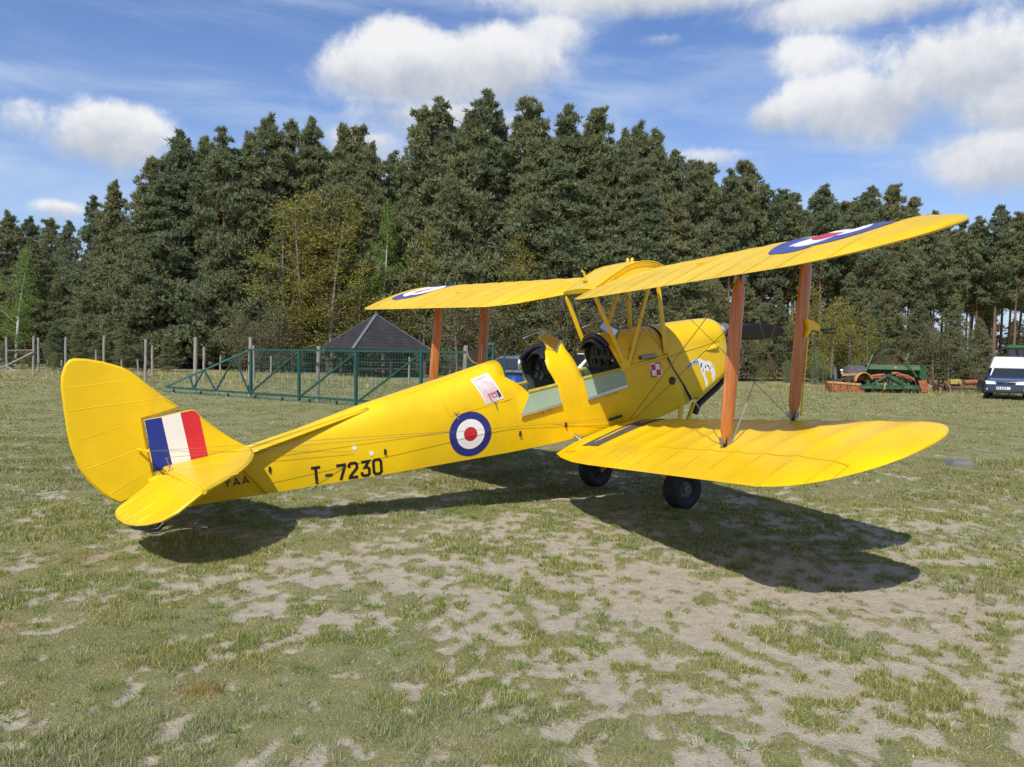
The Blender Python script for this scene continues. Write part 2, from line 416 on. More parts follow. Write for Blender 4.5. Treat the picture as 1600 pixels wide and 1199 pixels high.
# ---- serial: strokes in fuselage-side coordinates
def stroke(pts, w):
    """outline polygon of a mitred polyline"""
    L = []; R = []; n = len(pts)
    for i, (x, y) in enumerate(pts):
        d0 = Vector((x-pts[i-1][0], y-pts[i-1][1])).normalized() if i > 0 else None
        d1 = Vector((pts[i+1][0]-x, pts[i+1][1]-y)).normalized() if i < n-1 else None
        d0 = d0 or d1; d1 = d1 or d0
        nn = Vector((-(d0+d1).y, (d0+d1).x)).normalized(); s = w/2/max(.45, nn.dot(Vector((-d0.y, d0.x))))
        L.append((x+nn.x*s, y+nn.y*s)); R.append((x-nn.x*s, y-nn.y*s))
    return L+R[::-1]
GLY = {'T': [[(0, 1), (1, 1)], [(.5, .93), (.5, 0)]], '-': [[(.1, .42), (.9, .42)]],
       '7': [[(0, .93), (.93, .93), (.93, .80), (.38, 0)]],
       '2': [[(.05, .68), (.05, .86), (.20, .95), (.74, .95), (.92, .86), (.92, .62), (.12, .16), (.06, .055), (.98, .055)]],
       '3': [[(.06, .93), (.92, .93), (.44, .57), (.74, .56), (.92, .46), (.92, .16), (.74, .055), (.24, .055), (.06, .15), (.06, .30)]],
       '0': [[(.5, .955), (.24, .95), (.06, .82), (.06, .18), (.24, .05), (.76, .05), (.94, .18), (.94, .82), (.76, .95), (.5, .955)]],
       'A': [[(.02, 0), (.5, 1), (.98, 0)], [(.2, .3), (.8, .3)]], 'Y': [[(.02, 1), (.5, .5), (.5, 0)], [(.98, 1), (.5, .5)]]}
def lettering(text, org, ex, ez, h, w, adv, sw, name, m_, parent):
    bm = bmesh.new()
    for i, ch in enumerate(text):
        for st in GLY[ch]:
            poly = stroke([(a*w+i*adv, b*h) for a, b in st], sw)
            n = len(poly)//2
            for k in range(n-1):
                q = [poly[k], poly[k+1], poly[2*n-2-k], poly[2*n-1-k]]
                vs = [bm.verts.new(side_pt(org[0]+ex[0]*a+ez[0]*b, org[1]+ex[1]*a+ez[1]*b, .003)) for a, b in q]
                bm.faces.new(vs)
    me = bpy.data.meshes.new(name); bm.to_mesh(me); bm.free(); me.materials.append(m_)
    return link_mesh(name, me, parent)
lettering('T-7230', (-3.605, 1.138), (.994, -.098), (.06, 1.0), .152, .083, .1145, .027, 'serial_number', M['letter'], fus)
lettering('YAA', (-4.35, 1.305), (.995, -.05), (.05, 1.0), .062, .055, .078, .012, 'registration', M['letter'], fus)
# ---- poster, hatch lines, checkerboard, eagle
PO = [(-1.903, 1.762), (-1.704, 1.792), (-1.621, 1.522), (-1.821, 1.500)]
def po(u, v):
    a = [PO[0][i]+(PO[1][i]-PO[0][i])*u for i in (0, 1)]; b = [PO[3][i]+(PO[2][i]-PO[3][i])*u for i in (0, 1)]
    return (a[0]+(b[0]-a[0])*v, a[1]+(b[1]-a[1])*v)
def quad(u0, v0, u1, v1): return [po(u0, v0), po(u1, v0), po(u1, v1), po(u0, v1)]
poster = decal('poster', [po(0, 0), po(1, 0), po(1, .5), po(1, 1), po(0, 1), po(0, .5)], M['white'], fus, .004, 'white bordered pink poster')
def print_on(name, polys, m_, off):
    bm = bmesh.new()
    for pl in polys:
        bm.faces.new([bm.verts.new(side_pt(x, z, off)) for x, z in pl])
    bmesh.ops.subdivide_edges(bm, edges=[e for e in bm.edges if e.calc_length() > .05], cuts=3, use_grid_fill=True)
    for v in bm.verts:
        q = Vector(v.co); x = q.x*CA+q.z*SA; z = -q.x*SA+q.z*CA; v.co = side_pt(x, z, off)
    me = bpy.data.meshes.new(name); bm.to_mesh(me); bm.free(); me.materials.append(m_)
    return link_mesh(name, me, fus)
print_on('poster_picture', [quad(.06, .04, .94, .955)], M['pink'], .0055)
print_on('poster_sky', [[po(.06, .04), po(.22, .04), po(.17, .40), po(.06, .40)]], M['posterblue'], .0065)
print_on('poster_title', [quad(.28+.05*i, .075-.004*i, .28+.05*i+.032, .105-.004*i) for i in range(12)]+[quad(.38+.045*i, .215, .38+.045*i+.028, .235) for i in range(8)]+[quad(.40+.05*i, .165, .40+.05*i+.03, .175) for i in range(6)], M['posterlilac'], .007)
print_on('poster_drawing', [quad(.30, .66, .78, .71), quad(.33, .70, .41, .95), quad(.48, .71, .76, .745), quad(.48, .73, .54, .86), quad(.70, .73, .77, .87), quad(.48, .83, .77, .87)], M['posterred'], .007)
print_on('poster_figure', [[po(.80, .66), po(.92, .63), po(.95, .80), po(.93, .90), po(.78, .93), po(.80, .80)]], M['navy'], .007)
CH = [(.217, 1.512), (.372, 1.497), (.376, 1.336), (.221, 1.351)]
def ch(u, v):
    a = [CH[0][i]+(CH[1][i]-CH[0][i])*u for i in (0, 1)]; b = [CH[3][i]+(CH[2][i]-CH[3][i])*u for i in (0, 1)]
    return (a[0]+(b[0]-a[0])*v, a[1]+(b[1]-a[1])*v)
chk = MB()
def chq(u0, v0, u1, v1, mi, off):
    chk.add([side_pt(*ch(a, b), off) for a, b in ((u0, v0), (u1, v0), (u1, v1), (u0, v1))], [(0, 1, 2, 3)], mi)
chq(0, 0, 1, 1, 0, .003)
for (a, b, mi) in ((0, 0, 1), (1, 0, 0), (0, 1, 0), (1, 1, 1)):
    m0 = .10
    u0, u1 = (m0, .5) if a == 0 else (.5, 1-m0); v0, v1 = (m0, .5) if b == 0 else (.5, 1-m0)
    chq(u0, v0, u1, v1, mi, .0045)
for (a, b, mi) in ((0, 0, 0), (1, 0, 1), (0, 1, 1), (1, 1, 0)):   # counter-changed border
    u0, u1 = (0, .5) if a == 0 else (.5, 1); v0, v1 = (0, .5) if b == 0 else (.5, 1)
    eu0, eu1 = (0, .10) if a == 0 else (.90, 1); ev0, ev1 = (0, .10) if b == 0 else (.90, 1)
    chq(u0, ev0, u1, ev1, mi, .004); chq(eu0, v0, eu1, v1, mi, .004)
chk.build('checkerboard', [M['white'], M['red']], fus)
seam = MB()
def seam_line(pts, r=.0022):
    seam.path([side_pt(x, z, .001) for x, z in pts], r, 5)
seam_line([(-2.21+.59*i/8, 1.462+.027*i/8) for i in range(9)]); seam_line([(-1.62+.1*i/2, 1.489+.012*i/2) for i in range(3)]); seam_line([(-2.21-.035*i/6, 1.463+.16*i/6) for i in range(7)])
seam_line([(-2.55+.85*i/8, 1.748+.105*i/8) for i in range(9)])
seam.build('luggage_hatch_seam', M['paint_dark'], fus)
for (x, z) in ((-2.14, 1.462), (-1.72, 1.484)):
    mb = MB(); mb.path([side_pt(x, z+.02, .008), side_pt(x+.01, z-.05, .010)], .006, 6); mb.path([side_pt(x-.022, z+.035, .008), side_pt(x, z+.004, .012), side_pt(x+.022, z+.038, .008)], .003, 5)
    mb.build('hatch_clip', M['steel'], fus)
# ---- sills, doors, coamings, cockpit interior
for side in (-1, 1):
    for (x0, x1) in ((-1.335, -.99), (-.665, -.16)):
        mb = MB(); mb.path([P(x0+(x1-x0)*i/6, side*(fhw(x0)+.004), 1.523) for i in range(7)], .017, 8, ell=1.2); mb.build('sill', M['sill'], fus, smooth=60)
def door(tl, tr, br, bl, side):
    def q(x, z, off): return P(x, side*(fside(x, min(z, 1.5))+off), z)
    n = 1
    mb = MB()
    vs = [q(*tl, .012), q(*tr, .012), q(*br, .035), q(*bl, .035), q(*tl, .004), q(*tr, .004), q(*br, .026), q(*bl, .026)]
    mb.add(vs, [(0, 1, 2, 3)], 0); mb.add(vs, [(7, 6, 5, 4), (0, 4, 5, 1), (1, 5, 6, 2), (2, 6, 7, 3), (3, 7, 4, 0)], 1)
    o = mb.build('door', [M['sage'], M['paint']], fus, label='cockpit door folded down showing its green inside')
    e = MB(); e.bar(q(bl[0]+.01, bl[1]+.008, .036), q(br[0]-.005, br[1]+.008, .036), .012, .028); e.build('door_edge', M['alu'], fus)
    for t in (.55, .72):
        lt = MB()
        x = bl[0]+(br[0]-bl[0])*t; z = bl[1]+(br[1]-bl[1])*t
        lt.path([q(x, z-.01, .03), q(x, z-.05, .012)], .004, 5); lt.build('door_catch', M['steel'], fus)
for side in (-1, 1):
    door((-1.325, 1.508), (-.992, 1.508), (-.982, 1.318), (-1.485, 1.309), side)
    door((-.665, 1.508), (-.135, 1.505), (-.135, 1.330), (-.660, 1.300), side)
def coaming(e, zlo, off, r, name):
    mb = MB(); pts = []
    for side in (-1, 1):
        zs_ = [zlo+(1.93-zlo)*i/7 for i in range(8)]
        half = []
        for z in zs_:
            x = e(z)+off; zz = min(z, fzt(x)-.001); half.append(P(x, side*max(0, fside(x, zz)-.012), zz-.005))
        pts += half if side == -1 else half[::-1][1:]
    mb.path(pts, r, 10); return mb.build(name, M['leather'], fus, smooth=60)
coaming(eB, 1.80, -.015, .030, 'coaming'); coaming(eD, 1.79, -.015, .030, 'coaming')
for e, xo in ((eB, -.05), (eD, -.05)):      # padded hood above each instrument board
    mb = MB(); rows = []
    for i in range(4):
        row = []
        for j in range(13):
            t = -1+2*j/12; x = e(1.90)+.03-i*.032; row.append(P(x, t*.215, fzt(x)-.022-.115*t*t-.004*i*i))
        rows.append(row)
    mb.grid(rows); o = mb.build('instrument_hood', M['leather'], fus, smooth=60)
    md = o.modifiers.new('pad', 'SOLIDIFY'); md.thickness = .022
def panel_board(x, name):
    mb = MB(); out = []
    n = 14
    for j in range(n+1):
        t = -1+2*j/n; out.append((t*.27, 1.84-.16*abs(t)**2.4))
    vs = [P(x, y, z) for y, z in out]+[P(x+.02, y, 1.36) for y, z in out]
    mb.add(vs, [(j, j+1, n+2+j, n+1+j) for j in range(n)]); o = mb.build(name, M['black'], fus)
    for (y, z, r) in ((-.13, 1.70, .042), (-.02, 1.72, .042), (.10, 1.70, .042), (-.09, 1.59, .034), (.06, 1.59, .036), (.17, 1.60, .03)):
        d = MB(); d.lathe([(r, 0), (r, -.012), (r*.86, -.012), (r*.84, -.004), (0, -.004)], P(x, y, z), P(1, 0, 0), 18); d.build('dial', M['dial'], o)
    pl = MB(); pl.box(P(x-.012, -.20, 1.62), (.004, .035, .016)); pl.build('placard', M['white'], o); pl = MB(); pl.box(P(x-.012, -.17, 1.50), (.004, .05, .02)); pl.build('placard', M['white'], o)
panel_board(-.93, 'instrument_board'); panel_board(-.17, 'instrument_board')
def cockpit(x0, x1):
    mb = MB(tf=P)
    for x in (x0, x1+.25):     # bulkheads
        mb.add([(x, -.28, 1.0), (x, .28, 1.0), (x, .28, 1.46), (x, -.28, 1.46)], [(0, 1, 2, 3)])
    mb.add([(x0, -.28, 1.02), (x1+.25, -.28, 1.02), (x1+.25, .28, 1.02), (x0, .28, 1.02)], [(0, 1, 2, 3)])
    mb.build('cockpit_floor', M['dark'], fus)
    st = MB(tf=P); st.add([(x0+.06, -.21, 1.16), (x0+.40, -.21, 1.18), (x0+.40, .21, 1.18), (x0+.06, .21, 1.16), (x0-.02, -.21, 1.60), (x0-.02, .21, 1.60)], [(0, 1, 2, 3), (0, 4, 5, 3)])
    o = st.build('seat', M['dark'], fus); md = o.modifiers.new('t', 'SOLIDIFY'); md.thickness = .03
    for y in (-.09, .09):
        hb = MB(); hb.path([P(x0+.0, y, 1.60), P(x0+.05, y*1.1, 1.40), P(x0+.12, y*1.5, 1.22), P(x0+.25, y*.4, 1.24)], .02, 6, ell=.25); hb.build('harness_strap', M['steel'], fus)
    for s in (-1, 1):
        for x in (x0+.05, x0+.30, x1-.02):
            fr = MB(); fr.path([P(x, s*.245, 1.02), P(x+.005, s*.280, 1.22), P(x+.01, s*.283, 1.50)], .011, 6); fr.build('frame_tube', M['inside'], fus)
        fr = MB(); fr.path([P(x0, s*.278, 1.30), P(x1+.1, s*.278, 1.32)], .010, 6); fr.build('frame_tube', M['inside'], fus)
    tq = MB(); tq.box(P(x0+.18, .275, 1.42), (.12, .02, .09)); tq.path([P(x0+.16, .25, 1.43), P(x0+.2, .24, 1.52)], .008, 6); tq.build('throttle_quadrant', M['grey'], fus)
    sk = MB(); sk.path([P(x0+.42, 0, 1.04), P(x0+.38, 0, 1.42)], .012, 8); sk.build('control_stick', M['black'], fus)
cockpit(-1.36, -.98); cockpit(-.66, -.25)
# ---- windscreens
def windscreen(x, z):
    o = MB()
    b = [(x+.02, -.085, z+.0), (x+.02, .085, z+.0), (x-.13, -.205, z-.075), (x-.13, .205, z-.075)]
    t = [(x-.155, -.075, z+.125), (x-.155, .075, z+.125), (x-.285, -.165, z+.085), (x-.285, .165, z+.085)]
    fr = MB(tf=P)
    for pts in ([b[2], b[0], b[1], b[3]], [t[2], t[0], t[1], t[3]]): fr.path(pts, .006, 6)
    for i in range(4): fr.path([b[i], t[i]], .006, 6)
    f = fr.build('windscreen', M['steel'], fus, smooth=60)
    for (i, j) in ((0, 1), (2, 0), (1, 3)):
        g = MB(tf=P); g.add([b[i], b[j], t[j], t[i]], [(0, 1, 2, 3)]); g.build('pane', M['glass'], f)
    st = MB(); rows = []
    for k, w in ((0, -.012), (1, .012)):
        rows.append([P(px_+.01-w, py_, min(pz_, fzt(px_)+.002)+.004) for (px_, py_, pz_) in [(x-.15, -.225, z-.085), (x-.06, -.15, z-.03), (x+.02, -.085, z+.002), (x+.03, 0, z+.006), (x+.02, .085, z+.002), (x-.06, .15, z-.03), (x-.15, .225, z-.085)]])
    st.grid(rows); st.build('screen_strip', M['steel'], f)
windscreen(-.745, 1.932); windscreen(.02, 1.915)
# ---- strakes ahead of the tailplane
for side in (-1, 1):
    mb = MB(tf=P); a = []; b = []
    for i in range(12):
        q = i/11; x = -2.95+(-4.10+2.95)*q; z = 1.700+(1.575-1.700)*q
        y0 = max(.01, fside(x, z)-.02); w = .012+.155*q**1.1*(1 if q > .06 else .3)
        a.append((x, side*y0, z+.004)); b.append((x, side*(fside(x, z)+w), z-.012))
    mb.grid([a, b]); o = mb.build('strake', M['paint'], fus, smooth=60)
    md = o.modifiers.new('t', 'SOLIDIFY'); md.thickness = .016; md.offset = 0
# ---- rail below the cabane struts and hinge line of the cowling
mb = MB(); mb.path([P(-.13+.6*i/6, -.319, 1.524+.004*i) for i in range(7)], .016, 8); mb.build('longeron_rail', M['paint'], fus, smooth=60)
mb = MB(); mb.path([P(-.13+.6*i/6, .319, 1.524+.004*i) for i in range(7)], .016, 8); mb.build('longeron_rail', M['paint'], fus, smooth=60)
mb = MB(); mb.path([P(.10, -.325, 1.597), P(.31, -.33, 1.583)], .024, 10); mb.path([P(.10, -.325, 1.597), P(.095, -.325, 1.597)], .018, 10, mi=1); mb.build('breather_pipe', [M['steel'], M['black']], fus, smooth=50)
mb = MB(); mb.lathe([(.045, 0), (.047, .004), (.036, .006), (.0, .002)], P(.50, -fside(.5, 1.26)-.001, 1.26), (0, -1, 0), 20); mb.build('round_vent', M['black'], fus)
mb = MB(); mb.path([P(.01, fside(.0, 1.7)*-1, 1.7), P(.2, -fside(.2, 1.82), 1.82), P(.24, 0, 1.908), P(.2, fside(.2, 1.82), 1.82)], .006, 6); mb.build('deck_strap', M['black'], fus)

# ---- engine cowling
def cow(x):
    w = itp(x, [.45, .80, 1.25, 1.36, 1.42, 1.46, 1.475], [.314, .310, .292, .275, .245, .19, .10])
    zb = itp(x, [.45, .765, .84, 1.24, 1.36, 1.42, 1.46, 1.475], [.985, .972, .930, 1.085, 1.135, 1.175, 1.25, 1.38])
    zt = itp(x, [.45, .87, 1.25, 1.36, 1.42, 1.46, 1.475], [1.893, 1.868, 1.842, 1.825, 1.795, 1.735, 1.62])
    zl = itp(x, [.45, 1.36, 1.42, 1.475], [1.53, 1.565, 1.55, 1.52])
    return w, zb, zt, zl
def cow_y(x, z):
    w, zb, zt, zl = cow(x)
    if z <= zl:
        rb = .11
        if z < zb+rb: return w-(.10*(1-math.sqrt(max(0, 1-((zb+rb-z)/rb)**2))))
        return w
    return w*(1-min(1, (z-zl)/(zt-zl))**2.3)**(1/2.3)
def cowling():
    mb = MB(tf=P); rows = []
    for x in [.47, .60, .75, .9, 1.05, 1.2, 1.3, 1.36, 1.395, 1.42, 1.445, 1.46, 1.47, 1.475]:
        w, zb, zt, zl = cow(x); half = [(0, zb), (w*.5, zb)]
        for k in range(7):
            a = math.pi/2*k/6; half.append((w-.10+.10*math.sin(a) if w > .11 else w*(.5+.5*k/6), zb+.11*(1-math.cos(a))))
        half += [(w, zb+.11+(zl-zb-.11)*t) for t in (.33, .66, 1)]
        for k in range(1, 11):
            a = math.pi/2*k/10; half.append((w*math.cos(a)**(2/2.3), zl+(zt-zl)*math.sin(a)**(2/2.3)))
        ring = [(-y, z) for y, z in half]+[(y, z) for y, z in half[::-1][1:-1]]
        rr = []
        for (y, z) in ring:
            xx = x
            if x < .78:   # aft edge slopes forward towards the bottom
                xa = .49 if z > 1.5 else .49+(1.5-z)/(1.5-.985)*.29
                xx = xa+(x-.47)/(.9-.47)*(.9-xa) if x < .9 else x
            rr.append((xx, y, z))
        rows.append(rr)
    mb.grid(rows, 0, close=True); n = len(rows[0]); L = len(rows)
    mb.f.append(tuple((L-1)*n+k for k in range(n))); mb.mi.append(0)
    return mb.build('engine_cowling', [M['paint'], M['dark']], plane, smooth=35)
cowl = cowling()
fw = MB(tf=P); pts = []
for z, y in [(.96, .20), (.98, .27), (1.2, .295), (1.5, .295), (1.7, .27), (1.82, .18), (1.87, 0)]:
    pts.append((.50 if z > 1.5 else .50+(1.5-z)/(1.5-.985)*.28, y, z))
ring = [(x, -y, z) for x, y, z in pts]+[(x, y, z) for x, y, z in pts[::-1][1:]]
fw.add(ring, [tuple(range(len(ring)))]); fwo = fw.build('firewall', M['black'], plane)
md = fwo.modifiers.new('t', 'SOLIDIFY'); md.thickness = .06; md.offset = 0
for s in (-1, 1):
    mb = MB(); mb.path([P(x, s*(cow_y(x, z)+.001), z) for x, z in [(.50, 1.531), (.75, 1.547), (1.0, 1.557), (1.28, 1.573)]], .005, 6); mb.build('cowl_hinge', M['paint_dark'], cowl)
    mb = MB(); rows = []
    for i in range(8):
        q = i/7; x = 1.03+.20*q; r = .034*(math.sin(q*math.pi/2))**.8+.001
        rows.append([P(x, s*(cow_y(x, 1.50)+r*.95*math.sin(math.pi*k/8)), 1.50+.01*q+r*math.cos(math.pi*k/8)) for k in range(9)])
    mb.grid(rows); mb.build('air_scoop', M['paint'], cowl, smooth=60)
    mb = MB(); mb.grid([[P(1.229, s*(cow_y(1.23, 1.5)+.030*k*math.sin(math.pi*j/8)), 1.51+.031*k*math.cos(math.pi*j/8)) for j in range(9)] for k in (0.01, 1)]); mb.build('scoop_mouth', M['dark'], cowl)
def cowl_print(name, outline, m_, off):
    bm = bmesh.new(); bm.faces.new([bm.verts.new((x, 0, z)) for x, z in outline]); bmesh.ops.triangulate(bm, faces=bm.faces)
    for v in bm.verts: v.co = P(v.co.x, -(cow_y(v.co.x, v.co.z)+off), v.co.z)
    me = bpy.data.meshes.new(name); bm.to_mesh(me); bm.free(); me.materials.append(m_); return link_mesh(name, me, cowl)
E_GREY = [(0.712,1.337),(0.736,1.380),(0.789,1.417),(0.849,1.435),(0.906,1.417),(0.926,1.387),(0.916,1.359),(0.878,1.370),(0.840,1.378),(0.800,1.367),(0.763,1.345)]
E_WHITE = [(0.885,1.445),(0.956,1.418),(1.016,1.380),(1.061,1.375),(1.099,1.357),(1.131,1.301),(1.148,1.253),(1.145,1.201),(1.119,1.138),(1.098,1.109),(1.093,1.129),(1.117,1.188),(1.115,1.237),(1.097,1.210),(1.090,1.167),(1.079,1.177),(1.102,1.255),(1.066,1.284),(1.043,1.240),(1.031,1.261),(0.993,1.273),(0.977,1.243),(0.995,1.194),(1.015,1.160),(1.012,1.116),(0.997,1.085),(0.977,1.086),(0.976,1.112),(0.988,1.124),(0.989,1.162),(0.968,1.185),(0.945,1.234),(0.934,1.289),(0.920,1.325),(0.918,1.373)]
E_DARK = [[(0.943,1.369),(0.966,1.371),(0.950,1.323),(0.929,1.319)], [(1.008,1.333),(1.020,1.331),(1.015,1.302),(0.997,1.302)], [(1.039,1.338),(1.071,1.313),(1.059,1.303),(1.034,1.321)],
          [(1.067,1.307),(1.087,1.284),(1.065,1.277)], [(0.779,1.386),(0.811,1.406),(0.806,1.388),(0.771,1.366)], [(0.749,1.377),(0.765,1.385),(0.750,1.355),(0.742,1.361)],
          [(0.83,1.405),(0.90,1.400),(0.895,1.390),(0.835,1.395)], [(0.965,1.300),(0.975,1.300),(0.972,1.268),(0.962,1.270)], [(1.10,1.32),(1.118,1.29),(1.112,1.285)]]
cowl_print('eagle_emblem', E_WHITE, M['white'], .003); cowl_print('eagle_emblem_wing', E_GREY, M['eagle_shade'], .003)
for e in E_DARK: cowl_print('eagle_emblem_feather', e, M['navy'], .0045)
mb = MB(); mb.path([P(1.08, -cow_y(1.08, 1.03)-.004, 1.03+.02), P(1.08, -cow_y(1.08, 1.03)-.004, 1.0)], .004, 5); mb.path([P(1.06, -cow_y(1.06, 1.02)-.004, 1.022), P(1.10, -cow_y(1.1, 1.02)-.004, 1.022)], .004, 5); mb.build('cowl_catch', M['black'], cowl)
mb = MB(); mb.path([P(1.38, -.10, 1.16), P(1.45, -.07, 1.05), P(1.36, -.05, .985), P(1.20, -.03, .905), P(1.08, -.02, .845), P(1.0, -.02, .752)], [.026, .034, .036, .036, .038, .042], 12)
mb.build('exhaust_pipe', M['black'], plane, smooth=50)
# ---- propeller (stopped level) with hub
prop = MB(tf=P)
PXC, PZC = 1.615, 1.615
for s in (-1, 1):
    rows = []
    for i in range(18):
        q = i/17; r = .05+.91*q
        ch_ = .195*(math.sin(math.pi*min(1, (q*.80+.14)))**.75)*(1 if q < .93 else 1-.45*((q-.93)/.07)**2)+.012
        th = rad(58-46*q**.7); tk = .055*(1-q)**1.1+.010
        row = []
        for k in range(12):
            a = 2*math.pi*k/12; u = math.cos(a)*ch_/2; v_ = math.sin(a)*tk/2
            # chord direction rotates from along the shaft towards the disc plane
            dx = u*math.sin(th)*s*-1+v_*math.cos(th); dz = u*math.cos(th)+v_*math.sin(th)*s
            row.append((PXC+dx, s*r, PZC+dz))
        rows.append(row)
    prop.grid(rows, 0, close=True); n = 12; b = len(prop.v)-12*18
    prop.f.append(tuple(b+17*n+k for k in range(n))); prop.mi.append(0)
propo = prop.build('propeller', M['propwood'], plane, smooth=50)
mb = MB(); mb.lathe([(0, -.12), (.09, -.12), (.09, -.06), (.10, -.05), (.10, .05), (.07, .06), (.05, .09), (0, .09)], P(PXC, 0, PZC), P(1, 0, 0), 20); mb.build('propeller_hub', M['steel'], propo, smooth=40)
mb = MB(tf=P); 
for s in (-1, 1): mb.add([(PXC-.02, s*.955, PZC-.045), (PXC-.02, s*.83, PZC-.066), (PXC-.03, s*.83, PZC+.0), (PXC-.03, s*.955, PZC-.0)], [(0, 1, 2, 3)])

# ------------------------------------------------------------------ wings
CH_, S0, S1 = 1.33, .29, 4.47
RL, RT, FL, PW, HM = .258, .718, .341, 2.10, .0799
UPW = dict(x=-.102, z=2.4815, sw=.1418, d=.0167, i=.2823)
LOW = dict(x=-.160, z=.8885, sw=.1551, d=.0768, i=.277)
def planform(s):
    q = min(1, max(0, (s-(S1-RL))/RL)); q2 = min(1, max(0, (s-(S1-RT))/RT))
    return FL*(1-math.sqrt(max(0, 1-q*q))), 1-(1-FL)*(1-(1-q2**PW)**(1/PW))
def rootcut(w, s):
    if w is UPW: return itp(s, [.29, .42, .60, .95], [.60, .74, .90, 1.0])
    return itp(s, [.29, .60, 1.0, 1.4], [.86, .93, .985, 1.0])
def hump(t): t = min(1, max(0, t)); return 2.97*(.6*math.sqrt(t)*(1-t)+.35*t*(1-t))
HN = max(hump(i/300) for i in range(301))
RIB = .335
def wpt(w, s, T, side, up, extra=0.0):
    A, B = planform(s); B = min(B, rootcut(w, s)); c = max(1e-4, B-A); t = (T-A)/c
    x = w['x']-math.tan(w['sw'])*(s-S0)-CH_*T*math.cos(w['i']); z = w['z']+math.tan(w['d'] if side < 0 or w is UPW else w['d']-.047)*(s-S0)-CH_*T*math.sin(w['i'])
    tt = min(1, max(0, t))
    if up:
        h = HM*CH_*hump(tt)/HN*c
        q = ((s-.12) % RIB)/RIB
        h -= (.020*(math.sin(math.pi*q)**.62))*math.sin(math.pi*min(1, tt*1.15+.04))*min(1, c*1.2)   # fabric sags between ribs
        h += extra
    else:
        h = -.030*CH_*c*(4*tt*(1-tt))**.6*(1.15-.5*tt)-extra
    n = Vector((math.sin(w['i'])*0, 0, 1))
    return Vector((x, side*s, z+h))
def patch(w, side, s_list, t0, t1, nt=20, blunt=False):
    mb = MB(); up = []; lo = []
    for s in s_list:
        A, B = planform(s); B = min(B, rootcut(w, s)); a = max(A, t0(s)) if t0 else A; b = min(B, t1(s)) if t1 else B
        ru = []; rl = []
        for k in range(nt+1):
            q = k/nt; q = .5*(q+q*q*(3-2*q)) if t0 else q**1.7 if q < .5 else q**1.7
            T = a+(b-a)*q; ru.append(wpt(w, s, T, side, True)); rl.append(wpt(w, s, T, side, False))
        up.append(ru); lo.append(rl)
    n = nt+1; m_ = len(s_list)
    mb.grid(up); mb.grid(lo); off = n*m_
    for i in range(m_-1):
        mb.f += [(i*n, (i+1)*n, off+(i+1)*n, off+i*n), (i*n+nt, (i+1)*n+nt, off+(i+1)*n+nt, off+i*n+nt)]; mb.mi += [0, 0]
    for j in range(nt):
        mb.f += [(j, j+1, off+j+1, off+j), ((m_-1)*n+j, (m_-1)*n+j+1, off+(m_-1)*n+j+1, off+(m_-1)*n+j)]; mb.mi += [0, 0]
    return mb
def weld(o):
    bm = bmesh.new(); bm.from_mesh(o.data); bmesh.ops.remove_doubles(bm, verts=bm.verts, dist=.0006); bmesh.ops.recalc_face_normals(bm, faces=bm.faces); bm.to_mesh(o.data); bm.free()
    o.data.polygons.foreach_set('use_smooth', [True]*len(o.data.polygons)); o.data.set_sharp_from_angle(angle=rad(32))
def srange(a, b, st=.048):
    n = max(2, int((b-a)/st)); L = [a+(b-a)*i/n for i in range(n+1)]
    k = .12
    while k < b:                       # rib stations fall exactly on the grid
        if k > a: L[min(range(len(L)), key=lambda i: abs(L[i]-k))] = k
        k += RIB
    L[0] = a; L[-1] = b
    if b > 4.4: L = sorted(set(L+[4.44, 4.455, 4.465, b]))
    return L
def wing_roundel(w, side, s0, t0, r, parent):
    mb = MB()
    for (a, b, mi) in ((.0005, .30, 0), (.30, .66, 1), (.66, 1.0, 2)):
        rows = []
        for i in range(7):
            q = r*(a+(b-a)*i/6); rows.append([wpt(w, s0+q*math.cos(2*math.pi*j/72), t0+q*math.sin(2*math.pi*j/72)/CH_, side, True, .0045) for j in range(72)])
        mb.grid(rows, mi, close=True)
    return mb.build('roundel', [M['wingred'], M['white'], M['wingblue']], parent, smooth=40)
